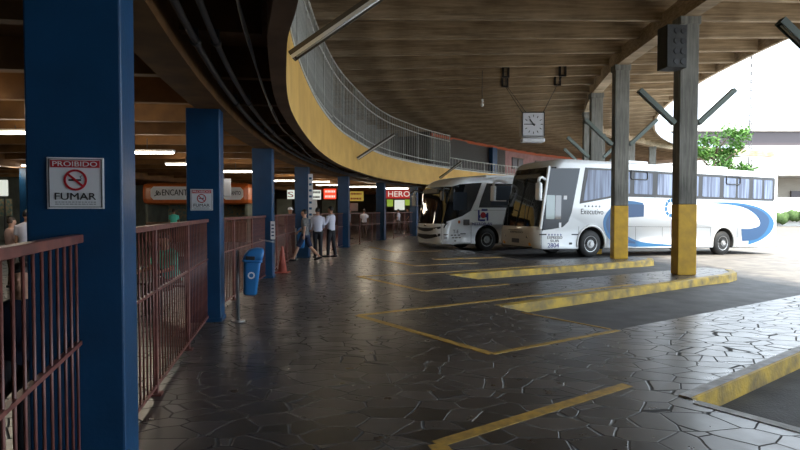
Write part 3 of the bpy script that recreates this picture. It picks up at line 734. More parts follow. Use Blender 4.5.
b = board(1.0, .62, 1.9, 2.42); text('lettering', 'ENCANTO', 1, b, (1.9, -.09, 2.44), (1, 0, 0), (0, 0, 1), K['ink'], .8, .2, .006)
# hanging grey panel near second pillar
t = empty('hanging_sign', 'grey hanging panel sign between the second and third blue pillars', 'sign', (-6.1, 19.8, 2.08))
bm = NB(); box(bm, (-.1, 0, .31), (.5, .08, .62), 0, None, .01); obj('panel', bm, [mat('panel_grey', (.16, .17, .2), .5)], t)
bm = NB(); tube(bm, [(-.1, 0, .6), (-.1, 0, 1.15)], .015, 6); obj('hanger', bm, [K['pipe']], t)
text('lettering', '4', 1, t, (-.15, -.045, .33), (1, 0, 0), (0, 0, 1), K['signw'], .12, .2, .004)
# signs far in the hall
def wsign(name, label, x0, x1, y0, y1, Y, m, txt=None, tm=None, th=None, lines=None, bars=0):
    X0, X1 = (x0-400)/562*Y, (x1-400)/562*Y; Z1, Z0 = 1.6+(210-y0)/562*Y, 1.6+(210-y1)/562*Y
    t = empty(name, label, 'sign', ((X0+X1)/2, Y, Z0)); W, H = X1-X0, Z1-Z0
    bm = NB(); box(bm, (0, 0, H/2), (W, .14, H), 0, None, .02); obj('panel', bm, [m], t)
    bm = NB(); box(bm, (0, 0, (3.6-Z0+H)/2), (.05, .05, max(.02, 3.6-Z0-H))); obj('hanger', bm, [K['pipe']], t)
    if bars:
        for i in range(bars):
            bm = NB(); x = -W*.4; z = H*(1-(i+.5)/bars)
            while x < W*.36:
                L = random.uniform(.05, .12)*W; box(bm, (x+L/2, -.08, z), (L, .02, H*.42/bars)); x += L+W*.03
            obj('printed_marks', bm, [tm], t)
    if lines:
        for i, s in enumerate(lines): text('lettering', s, 1, t, (0, -.08, H*(1-(i+.5)/len(lines))), (1, 0, 0), (0, 0, 1), tm, W*.8, H*.6/len(lines), .005, .01)
    return t
wsign('shop_sign', 'small white sign left of the fourth blue pillar', 287.5, 294.5, 190, 199, 40, K['swhitel'], tm=K['red'], lines=['S'])
wsign('shop_sign', 'black and white shop sign right of the fourth blue pillar', 311, 321, 190, 199.5, 40, K['swhitel'], tm=K['ink'], bars=2)
wsign('shop_sign', 'bright red lit sign in the hall left of the fifth blue pillar', 324, 336, 189, 199, 44, K['sredl'], tm=K['swhitel'], bars=2)
wsign('shop_sign', 'yellow lit shop sign between the fifth and sixth blue pillars', 349.5, 363.5, 191.5, 201, 46, K['syell'], tm=K['red'], bars=2)
wsign('shop_sign', 'wide dark red shop sign with pale letters beside the seventh blue pillar', 385, 417, 189.5, 198.5, 48, K['sredl2'], tm=K['swhitel'], lines=['HEROS'])
def vpanel(name, label, x0, x1, y0, y1, Y, m, cat='board'):
    X0, X1 = (x0-400)/562*Y, (x1-400)/562*Y; Z1, Z0 = 1.6+(210-y0)/562*Y, 1.6+(210-y1)/562*Y
    bm = NB(); box(bm, (0, 0, (Z1-Z0)/2), (X1-X0, .12, Z1-Z0), 0, None, .02)
    o = empty(name, label, cat, ((X0+X1)/2, Y, 0))
    pn = obj('panel', bm, [m], o); pn.location = (0, 0, Z0)
    for s in (-1, 1):
        bm = NB(); box(bm, (s*(X1-X0)*.4, .05, Z0/2), (.05, .05, Z0)); obj('support', bm, [K['pipe']], o)
    return o
vpanel('menu_board', 'left yellow green lit board under the wide red sign', 387, 393, 199.5, 206.5, 47.5, K['sgreenl'])
vpanel('menu_board', 'right yellow green lit board under the wide red sign', 405, 410, 199.5, 205.5, 47.5, K['sgreenl'])
vpanel('light_box', 'bright white light box under the wide red sign', 394.5, 404.5, 200, 210, 47.5, K['swhitel'])
vpanel('light_box', 'pale display case under the yellow sign', 350, 358, 203, 211, 45.5, K['signw'])
vpanel('ticket_booth', 'pale grey booth panel behind the two men in white shirts', 311, 317, 200, 222, 39, K['signw'], 'booth')
vpanel('ticket_booth', 'grey green booth panel left of the fifth blue pillar', 322, 336, 200, 222, 43, K['wallg'], 'booth')
vpanel('ticket_booth', 'pale green booth panel left of the fourth blue pillar', 277, 292, 199, 224, 38, K['wallg'], 'booth')
# shops on the left edge
for i, (x0, x1, y0, y1, Y, m, lb) in enumerate(((-30, 8, 180, 196, 26, K['swhitel'], 'dim lit shop counter panel at the far left edge'), (-25, 12, 199, 216, 26, K['goods'], 'shelf of mixed goods in the shop at the far left edge'), (23, 30, 176, 206, 27, K['swhitel'], 'narrow lit panel right of the far left pillar'))):
    o = vpanel('market_stall', lb, x0, x1, y0, y1, Y+i*.6, m, 'shop')

# ------------------------------------------------------------------ buses
def ring(L, w, x0, x1, rf, rr, z, n=8):
    """rounded rectangle plan ring; starts at the near side rear corner, goes to the front"""
    P = []
    for cx, cy, r, a0 in ((x1-rr, -w+rr, rr, 0), (x0+rf, -w+rf, rf, -90), (x0+rf, w-rf, rf, -180), (x1-rr, w-rr, rr, -270)):
        for k in range(n):
            a = math.radians(a0-90*k/(n-1)); P.append((cx+r*math.cos(a), cy+r*math.sin(a), z))
    return P
def prof(tab, z):
    if z <= tab[0][0]: return tab[0][1]
    for (a, b), (c, d) in zip(tab, tab[1:]):
        if z <= c: return b+(d-b)*(z-a)/(c-a)
    return tab[-1][1]
def bus_body(t, L, w, H, xf, rfz, zw0, zw1, mats, wheels, z0=.32, wr=.5):
    """xf: front x by height; windscreen between zw0 and zw1"""
    zz = [z0, z0+.05, .5, .65, .8, .95, zw0-.1, zw0, (zw0+zw1)/2-.3, (zw0+zw1)/2+.2, zw1-.25, zw1, zw1+.12]
    zz = sorted(set([z for z in zz if z < H-.2])) + [H-.2, H-.12, H-.05, H-.01, H]
    bm = NB(); rings = []
    for z in zz:
        s = 0
        if z > H-.2: q = (z-(H-.2))/.2; s = 1-math.sqrt(max(0, 1-q*q))
        r = prof(rfz, z); ww = w-.22*s-.05*max(0, (z-2.0)/(H-2.0))*0
        if z < z0+.04: ww -= .03
        x0 = prof(xf, z)+.35*s
        rings.append(ring(L, ww, x0, L-.03-.2*s, max(.06, r), .18, z))
    rr = [[bm.verts.new(p) for p in r] for r in rings]; n = len(rr[0])
    for i, (a, b) in enumerate(zip(rr, rr[1:])):
        for k in range(n):
            f = bm.faces.new((a[k], a[(k+1) % n], b[(k+1) % n], b[k])); f.smooth = True
            front = 8+2 <= k <= 23-3+0
            zc = (zz[i]+zz[i+1])/2
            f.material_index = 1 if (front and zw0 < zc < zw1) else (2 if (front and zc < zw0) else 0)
    bm.faces.new(rr[0][::-1]).material_index = 3; bm.faces.new(rr[-1]).material_index = 0
    body = obj('body', bm, mats, t)
    # wheel arches cut out
    cb = NB()
    for x in wheels:
        tube(cb, [(x, -w-.3, wr+.02), (x, -w+.42, wr+.02)], wr+.12, 28, 3)
        tube(cb, [(x, w+.3, wr+.02), (x, w-.42, wr+.02)], wr+.12, 28, 3)
    co = obj('cut', cb, mats, t)
    for v in body.data.polygons: pass
    md = body.modifiers.new('b', 'BOOLEAN'); md.object = co; md.operation = 'DIFFERENCE'; md.solver = 'EXACT'
    bpy.context.view_layer.update()
    dg = bpy.context.evaluated_depsgraph_get(); me = bpy.data.meshes.new_from_object(body.evaluated_get(dg))
    body.modifiers.clear(); body.data = me; bpy.data.objects.remove(co)
    for x in wheels:
        for sy in (-1, 1):
            wheel(t, x, sy*(w-.02), sy, wr, 1 if x == wheels[0] else 0)
        bm = NB(); tube(bm, [(x, -w+.4, wr), (x, w-.4, wr)], .09, 10); obj('axle', bm, [K['chass']], t)
    bm = NB(); box(bm, (L/2, 0, .42), (L-1.2, 1.5, .3)); obj('chassis', bm, [K['chass']], t)
    return body
def wheel(t, x, y, sy, r, front, rim=None):
    wl = bpy.data.objects.new('wheel', None); col.objects.link(wl); wl.parent = t; wl.location = (x, y, r); wl.empty_display_size = .1
    bm = NB(); d = -sy
    tube(bm, [(0, d*.01, 0), (0, d*0.0, 0), (0, d*.03, 0), (0, d*.27, 0), (0, d*.30, 0)], [r*.62, r*.64, r*.99, r, r*.9], 32); obj('tyre', bm, [K['black']], wl)
    bm = NB(); rg = K['hub']
    rr = tube(bm, [(0, -d*.005, 0), (0, d*.0, 0), (0, d*.04, 0)], [r*.60, r*.56, r*.5], 28, cap=False)
    tube(bm, [(0, d*(-.0 if front else .06), 0), (0, d*.05, 0)], [r*.3, r*.52], 24)
    tube(bm, [(0, -d*.06, 0), (0, d*.02, 0)], [r*.14, r*.2], 16)
    for k in range(10):
        a = 2*PI*k/10; c = (r*.24*math.cos(a), r*.24*math.sin(a)); tube(bm, [(c[0], -d*.035, c[1]), (c[0], d*.03, c[1])], .018, 6)
    obj('rim', bm, [rg], wl)
    bm = NB()
    for k in range(8):
        a = 2*PI*(k+.5)/8; c = (r*.41*math.cos(a), r*.41*math.sin(a)); tube(bm, [(c[0], d*.018, c[1]), (c[0], d*.05, c[1])], .038, 8)
    obj('hand_holes', bm, [K['blackp']], wl)
def panel(t, name, w, poly, m, out=.012, inn=.02, side=-1, off=0.):
    bm = NB(); prism(bm, poly, lambda p: (p[0], side*(w-inn), p[1]), lambda p: (p[0], side*(w+out+off), p[1])); return obj(name, bm, [m], t)
def rpoly(x0, x1, z0, z1, r=.08, n=4):
    P = []
    for cx, cz, a0 in ((x1-r, z1-r, 0), (x0+r, z1-r, 90), (x0+r, z0+r, 180), (x1-r, z0+r, 270)):
        for k in range(n): a = math.radians(a0+90*k/(n-1)); P.append((cx+r*math.cos(a), cz+r*math.sin(a)))
    return P

# coach 1
ph = math.atan2(.388, .922); w1 = 1.25
nx, ny = -math.sin(ph), math.cos(ph)
c1 = empty('coach', 'large white coach with blue swooshes parked on the right, nearest of the two buses', 'bus', (4.84+nx*w1, 19.9+ny*w1, -.116), ph, 'parked buses')
c1.rotation_euler = (0, .0184, ph)
L1, H1 = 12.95, 3.62
xf1 = [(.3, .10), (.5, .0), (.95, -.06), (1.15, -.04), (3.2, .52), (3.45, .75), (3.7, 1.0)]
rf1 = [(.3, .30), (.9, .42), (1.2, .5), (3.2, .42), (3.7, .3)]
mats1 = [K['buswhite'], K['glass'], K['busfront_refl'], K['chass']]
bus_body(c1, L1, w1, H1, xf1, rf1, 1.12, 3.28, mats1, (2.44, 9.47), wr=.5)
panel(c1, 'driver_window', w1, [(.52, 3.22), (1.84, 3.28), (1.66, 2.4), (1.50, 1.66), (1.36, 1.32), (1.12, 1.12), (.62, 1.04), (.22, 1.0)], K['glassg'])
o = panel(c1, 'driver_side_pane', w1, rpoly(.36, .74, 1.40, 2.26, .04), mat('green_tinted_pane', (.22, .30, .30), .1, coat=1), .02); o = panel(c1, 'open_driver_window', w1, rpoly(.76, 1.02, 1.40, 2.26, .03), K['glass'], .021)
panel(c1, 'sticker', w1, rpoly(1.12, 1.27, 2.12, 2.26, .02), K['signw'], .018); panel(c1, 'sticker', w1, rpoly(.94, 1.04, 1.1, 1.28, .02), K['signw'], .018)
panel(c1, 'window_band', w1, [(2.08, 3.32), (12.58, 3.36), (12.62, 3.3), (12.62, 2.42), (12.54, 2.34), (4.1, 2.30), (3.5, 2.26), (1.86, 1.98)], K['blackp'], .010)
wins = [(2.16, 3.4), (3.5, 4.3), (4.42, 5.46), (5.62, 6.72), (6.86, 7.96), (8.1, 9.2), (9.34, 10.16), (10.2, 11.0), (11.14, 11.82), (11.86, 12.5)]
for i, (a, b_) in enumerate(wins):
    z0 = 2.38
    if i == 0: P = [(2.22, 3.24), (3.4, 3.26), (3.4, 2.32), (2.02, 2.08)]
    else: P = rpoly(a+.05, b_-.05, z0+.04, 3.24, .05)
    o = panel(c1, 'window_pane', w1, P, K['curt'], .016); 
for x in (4.7, 9.95):   # hatch windows
    bm = NB(); P = rpoly(x-.42, x+.42, 2.98, 3.30, .07)
    n = len(P)
    ring3 = [(p[0], -(w1+.03), p[1]) for p in P] + [(P[0][0], -(w1+.03), P[0][1])]
    tube(bm, ring3, .022, 6, cap=False); obj('hatch_frame', bm, [K['blackp']], c1)
# livery
def cres(P0, name, m, off=.004): return panel(c1, name, w1, P0, m, off, .01)
A = catmull([(4.95, 2.08), (4.2, 2.14), (3.5, 1.95), (3.06, 1.55), (3.0, 1.15), (3.25, .72), (3.7, .5), (4.5, .38), (6.9, .40)], 6)
Bq = catmull([(6.9, .44), (5.0, .56), (4.1, .85), (3.78, 1.25), (3.95, 1.55), (4.3, 1.66), (4.95, 1.66)], 6)
cres(A+Bq, 'blue_swoosh', K['slblue'])
A = catmull([(4.3, 2.0), (3.6, 1.88), (3.2, 1.5), (3.14, 1.15), (3.38, .8), (3.9, .58), (4.6, .5)], 6); Bq = catmull([(4.6, .56), (4.0, .78), (3.66, 1.2), (3.85, 1.6), (4.3, 1.72)], 6)
cres(A+Bq, 'dark_blue_swoosh', K['sblue'], .007)
panel(c1, 'blue_square', w1, [(4.15, 2.02), (5.0, 2.02), (5.0, 1.55), (4.15, 1.5)], K['sblue'], .009, .01)
A = catmull([(8.6, 2.19), (9.8, 2.22), (11.0, 2.15), (12.0, 1.92), (12.62, 1.45), (12.45, .98), (11.8, .62), (11.0, .42)], 6)
Bq = catmull([(11.02, .6), (11.5, .86), (11.75, 1.25), (11.55, 1.62), (10.9, 1.95), (10.0, 2.1), (8.6, 2.16)], 6)
cres(A+Bq, 'blue_swoosh', K['slblue'])
A = catmull([(10.4, 2.14), (11.6, 1.95), (12.3, 1.55), (12.1, 1.0), (11.5, .66), (10.62, .58)], 6); Bq = catmull([(10.55, 1.1), (11.2, 1.12), (11.72, 1.3), (11.5, 1.7), (10.9, 1.98), (10.4, 2.09)], 6)
cres(A+Bq, 'dark_blue_swoosh', K['sblue'], .007)
# large letter C ring made of segments
bm = NB()
for k in range(7):
    a0 = math.radians(60+k*38); a1 = math.radians(60+k*38+32)
    q = [(6.42+.2*math.cos(a0), 1.92+.24*math.sin(a0)), (6.42+.34*math.cos(a0), 1.92+.38*math.sin(a0)), (6.42+.34*math.cos(a1), 1.92+.38*math.sin(a1)), (6.42+.2*math.cos(a1), 1.92+.24*math.sin(a1))]
    prism(bm, q, lambda p: (p[0], -(w1-.01), p[1]), lambda p: (p[0], -(w1+.006), p[1]))
prism(bm, [(6.66, 1.56), (6.76, 1.56), (6.92, 1.84), (6.82, 1.84)], lambda p: (p[0], -(w1-.01), p[1]), lambda p: (p[0], -(w1+.006), p[1]))
obj('segmented_letter', bm, [K['slblue']], c1)
X, Z = (1, 0, 0), (0, 0, 1)
y_ = -(w1+.003)
text('lettering', 'Executivo', 1, c1, (2.46, y_, 1.70), X, Z, K['ink'], 1.05, .2, .004, .02)
def star(bm, x, z, r):
    P = []
    for k in range(10):
        a = PI/2+k*PI/5; q = r if k % 2 == 0 else r*.45; P.append((x+q*math.cos(a), z+q*math.sin(a)))
    prism(bm, P, lambda p: (p[0], -(w1-.01), p[1]), lambda p: (p[0], -(w1+.005), p[1]))
bm = NB()
for k in range(5): star(bm, 2.12+k*.17, 1.9, .05)
obj('stars', bm, [K['ink']], c1)
bm = NB()
for k in range(5): star(bm, .52+k*.13, .84, .045)
obj('stars', bm, [K['navy']], c1)
text('lettering', 'EXPRESSO', 1, c1, (.78, y_, .74), X, Z, K['ink'], .66, .1, .004, .02)
text('lettering', 'SUR', 1, c1, (.78, y_, .62), X, Z, K['ink'], .4, .09, .004, .02)
text('lettering', '2804', 1, c1, (.72, y_, .46), X, Z, K['navy'], .5, .16, .004, .015)
for x in (.26, 1.68): panel(c1, 'side_marker', w1, rpoly(x-.15, x+.15, .83, .87, .01), K['ink'], .006)
panel(c1, 'flap', w1, rpoly(1.42, 1.56, .48, .56, .02), K['blackp'], .006)
# door / luggage panel seams
bm = NB()
for x in (.2, 1.85, 3.2, 4.6, 6.0, 7.4, 8.7, 10.3, 11.6):
    box(bm, (x, -(w1), .75), (.012, .008, .8 if x > .5 else .9))
box(bm, (6.0, -(w1), 1.16), (5.4, .008, .012)); box(bm, (11.4, -(w1), 1.16), (2.2, .008, .012)); obj('panel_seams', bm, [K['pipe']], c1)
bm = NB()
for x in (2.44, 9.47):
    P = [(x+.66*math.cos(math.radians(a)), -(w1+.012), .52+.66*math.sin(math.radians(a))) for a in range(-12, 193, 12)]
    tube(bm, P, .03, 6)
obj('arch_moulding', bm, [K['white']], c1)
# headlamps, grille etc. on the front
def front_patch(t, name, pts, m, th=.03):
    bm = NB(); n = len(pts); a = [bm.verts.new(p) for p in pts]; b = [bm.verts.new((p[0]+.12, p[1]*.97, p[2])) for p in pts]
    bm.faces.new(a).material_index = 0; bm.faces.new(b[::-1])
    for k in range(n): bm.faces.new((a[k], b[k], b[(k+1) % n], a[(k+1) % n]))
    return obj(name, bm, [m], t)
for s in (-1, 1):
    front_patch(c1, 'headlamp', [(-.04, s*.72, .84), (.12, s*1.15, .92), (.26, s*1.235, .98), (.14, s*1.17, .80), (-.02, s*.85, .72), (-.05, s*.72, .74)], K['lens'])
    front_patch(c1, 'headlamp_surround', [(-.035, s*.66, .88), (.13, s*1.15, .96), (.27, s*1.24, 1.02), (.15, s*1.18, .77), (-.01, s*.87, .68), (-.045, s*.66, .70)], K['blackp'])
    bm = NB(); tube(bm, [(-.01, s*.82, .48), (.1, s*.82, .48)], [.06, .07], 14); obj('fog_lamp', bm, [K['amber']], c1)
bm = NB(); box(bm, (-.045, 0, .58), (.03, .45, .16), 0, None, .01); obj('number_plate', bm, [K['pipe']], c1)
bm = NB(); box(bm, (.0, 0, .36), (.06, 1.9, .04), 0, None, .01); box(bm, (-.05, 0, .98), (.02, .9, .02)); obj('bumper_groove', bm, [K['chass']], c1)
text('lettering', 'EXPRESSO', 1, c1, (-.075, -.1, .9), (0, -1, 0), (0, 0, 1), K['pipe'], .8, .07, .004)
# wipers and pillar between the two windscreen halves
bm = NB(); tube(bm, [(-.07, .0, 1.1), (.52, 0, 3.28)], .015, 6); obj('windscreen_divider', bm, [K['blackp']], c1)
for s in (-.6, .5):
    bm = NB(); tube(bm, [(-.08, s, 1.12), (.05, s+.15, 1.8), (.14, s+.1, 2.1)], .014, 6); obj('wiper', bm, [K['blackp']], c1)
bm = NB(); box(bm, (.58, .0, 2.98), (.3, 1.6, .22), 0, None, .04); obj('destination_box', bm, [K['blackp']], c1)
# white window pillar
bm = NB()
P = [(.44, 3.3), (.52, 3.3), (.2, 1.05), (.12, 1.05)]
prism(bm, P, lambda p: (p[0], -w1+.07, p[1]), lambda p: (p[0], -w1-.014, p[1])); obj('front_pillar', bm, [K['buswhite']], c1)
def mirror(t, x, y, z, s, zl, m=None, sc_=1):
    mr = bpy.data.objects.new('mirror', None); col.objects.link(mr); mr.parent = t; mr.location = (x, y, z)
    bm = NB(); tube(bm, [(0, 0, 0), (-.25*sc_, s*.12, .08), (-.42*sc_, s*.2, .03), (-.46*sc_, s*.22, -.12)], [.05, .05, .055, .05], 10); obj('mirror_arm', bm, [K['buswhite']], mr)
    bm = NB(); box(bm, (-.46*sc_, s*.23, -.12-zl/2), (.13, .26, zl), 0, None, .05); obj('mirror_housing', bm, [K['buswhite']], mr)
    bm = NB(); box(bm, (-.39*sc_, s*.23, -.12-zl/2), (.02, .2, zl-.1), 0, None, .008); obj('mirror_glass', bm, [K['chrome']], mr)
    bm = NB(); tube(bm, [(-.42*sc_, s*.15, -.1-zl), (-.02, -s*.05, -zl-.1)], .02, 8); obj('mirror_stay', bm, [K['buswhite']], mr)
mirror(c1, .34, -1.22, 2.80, -1, .62); mirror(c1, .3, 1.2, 2.80, 1, .62)
bm = NB(); box(bm, (4.9, 0, 3.68), (1.5, 1.6, .16), 0, None, .06); obj('roof_vent', bm, [K['buswhite']], c1)
bm = NB(); box(bm, (8.5, 0, 3.67), (3.2, 1.8, .14), 0, None, .06); obj('air_conditioner', bm, [K['buswhite']], c1)
for s in (-1, 1):
    bm = NB(); box(bm, (L1-.02, s*1.05, 1.1), (.05, .14, .5), 0, None, .02); obj('tail_lamp', bm, [K['red']], c1)
bm = NB(); box(bm, (L1-.03, 0, 2.7), (.04, 1.9, .9), 0, None, .015); obj('rear_window', bm, [K['glass']], c1)

# bus 2
ph2 = math.radians(25); w2 = 1.2; nx, ny = -math.sin(ph2), math.cos(ph2)
c2 = empty('minibus_coach', 'smaller white bus with METROPLAN lettering behind the large coach', 'bus', (1.65+nx*w2, 23.15+ny*w2, -.16), ph2, 'parked buses')
L2, H2 = 9.8, 3.18
xf2 = [(.3, .06), (.5, .0), (1.0, -.06), (1.2, -.02), (2.7, .28), (2.95, .62), (3.2, 1.1)]
rf2 = [(.3, .4), (1.2, .62), (2.7, .55), (3.2, .4)]
mats2 = [K['buswhite'], K['glass'], K['buswhite'], K['chass']]
bus_body(c2, L2, w2, H2, xf2, rf2, 1.18, 2.74, mats2, (2.31, 7.2), wr=.49)
panel(c2, 'driver_window', w2, [(.56, 2.74), (.95, 2.84), (2.02, 2.92), (1.72, 2.2), (1.46, 1.72), (1.05, 1.5), (.45, 1.32), (.12, 1.24)], K['glass'])
panel(c2, 'sliding_pane', w2, rpoly(.62, 1.3, 1.75, 2.5, .05), K['glassg'], .018)
panel(c2, 'window_band', w2, [(2.28, 2.9), (9.4, 2.9), (9.5, 2.8), (9.5, 1.86), (1.88, 1.86), (1.95, 2.1)], K['glass'])
for k in range(5): panel(c2, 'window_pane', w2, rpoly(2.5+k*1.4, 3.78+k*1.4, 1.96, 2.8, .06), K['glassg'], .018)
lg = bpy.data.objects.new('emblem', None); col.objects.link(lg); lg.parent = c2; y2 = -(w2+.004)
bm = NB(); ex, ez = 2.1, 1.54
for (a, b, c, d) in ((-.26, -.18, -.24, .22), (.18, .26, -.24, .1), (-.08, .22, .18, .26), (-.18, .1, -.26, -.18), (-.18, -.14, -.12, .0), (.1, .18, -.1, .05)):
    box(bm, (ex+(a+b)/2, y2, ez+(c+d)/2), (b-a, .01, d-c))
obj('emblem_bars', bm, [K['navy']], lg)
bm = NB(); tube(bm, [(ex, y2+.004, ez), (ex, y2-.006, ez)], .13, 20); obj('emblem_disc', bm, [K['red']], lg)
text('lettering', 'METROPLAN', 1, c2, (2.05, y2, 1.17), X, Z, K['navy'], 1.0, .12, .004, .03)
text('lettering', 'T-E', 1, c2, (.75, y2, .86), X, Z, K['ink'], .26, .14, .004, .03)
for x, z, wd in ((.28, .74, .2), (1.1, .76, .26), (.28, .6, .12), (.72, .47, .1), (.56, .71, .1), (.72, .71, .1), (.9, .71, .12), (.62, .6, .12), (.78, .6, .12), (.94, .6, .1)): panel(c2, 'small_mark', w2, rpoly(x-wd/2, x+wd/2, z-.02, z+.02, .01), K['ink'], .006)
panel(c2, 'side_vent', w2, rpoly(1.12, 1.42, 1.12, 1.36, .02), K['pipe'], .008)
panel(c2, 'sticker', w2, rpoly(.86, .96, 1.2, 1.32, .02), K['orange'], .008)
bm = NB()
for x in (.06, 1.5): box(bm, (x, -w2, .8), (.012, .008, .9))
box(bm, (4.8, -w2, 1.75), (9, .006, .012)); obj('panel_seams', bm, [K['pipe']], c2)
# white diagonal pillar between driver window and saloon
bm = NB(); prism(bm, [(2.05, 2.95), (2.24, 2.95), (1.90, 2.1), (1.62, 1.75), (1.5, 1.72), (1.72, 2.1)], lambda p: (p[0], -w2+.02, p[1]), lambda p: (p[0], -w2-.02, p[1])); obj('window_pillar', bm, [K['buswhite']], c2)
for z, h in ((.92, .16), (.62, .2)):
    bm = NB(); R_ = []
    P = []
    for k in range(-8, 9):
        y = k*.13; x = -.075+.055*abs(k/8)**2 + (.26*max(0, abs(k/8)-.72)*1.4); P.append((x, y))
    for k in range(len(P)-1):
        (xa, ya), (xb, yb) = P[k], P[k+1]
        ha = h*(1-.5*abs(ya)/1.1)*.5; hb = h*(1-.5*abs(yb)/1.1)*.5; up = .10*abs(ya)**2; ub = .10*abs(yb)**2
        q = [(xa, ya, z-ha+up), (xb, yb, z-hb+ub), (xb, yb, z+hb+ub), (xa, ya, z+ha+up)]
        a = [bm.verts.new(p) for p in q]; b = [bm.verts.new((p[0]+.12, p[1]*.98, p[2])) for p in q]
        bm.faces.new(a); bm.faces.new(b[::-1])
        for i in range(4): bm.faces.new((a[i], b[i], b[(i+1) % 4], a[(i+1) % 4]))
    obj('grille', bm, [K['blackp']], c2)
for s in (-1, 1):
    front_patch(c2, 'headlamp', [(.0, s*.78, .92), (.16, s*1.04, 1.08), (.36, s*1.17, 1.22), (.24, s*1.13, 1.02), (.1, s*1.0, .9), (.0, s*.8, .84)], K['glassg'])
    bm = NB(); tube(bm, [(.07, s*.9, .55), (.18, s*.9, .55)], [.06, .07], 14); obj('fog_lamp', bm, [K['lens']], c2)
bm = NB(); box(bm, (-.07, 0, 1.1), (.02, .2, .07), 0, None, .008); obj('badge', bm, [K['chrome']], c2)
mirror(c2, 2.9, -1.2, 2.55, -1, .5, sc_=.6) if False else mirror(c2, .5, 1.16, 2.55, 1, .5, sc_=.9)
bm = NB(); tube(bm, [(.4, 1.15, 2.6), (.1, 1.35, 2.65), (-.12, 1.4, 2.5)], .03, 8); tube(bm, [(.45, -1.16, 2.62), (.15, -1.3, 2.66), (0, -1.34, 2.5)], .03, 8); obj('black_mirror_arm', bm, [K['blackp']], c2)
bm = NB(); box(bm, (0, -1.35, 2.33), (.08, .2, .36), 0, None, .03); obj('black_mirror', bm, [K['blackp']], c2)
bm = NB(); box(bm, (3.6, 0, 3.22), (2.2, 1.6, .16), 0, None, .06); obj('air_conditioner', bm, [K['buswhite']], c2)
for s in (-.5, .45):
    bm = NB(); tube(bm, [(-.06, s, 1.18), (.06, s+.15, 1.7), (.13, s+.1, 2.0)], .014, 6); obj('wiper', bm, [K['blackp']], c2)
bm = NB(); box(bm, (.22, 0, 2.56), (.1, 1.3, .2), 0, None, .03); obj('destination_box', bm, [K['trough']], c2)
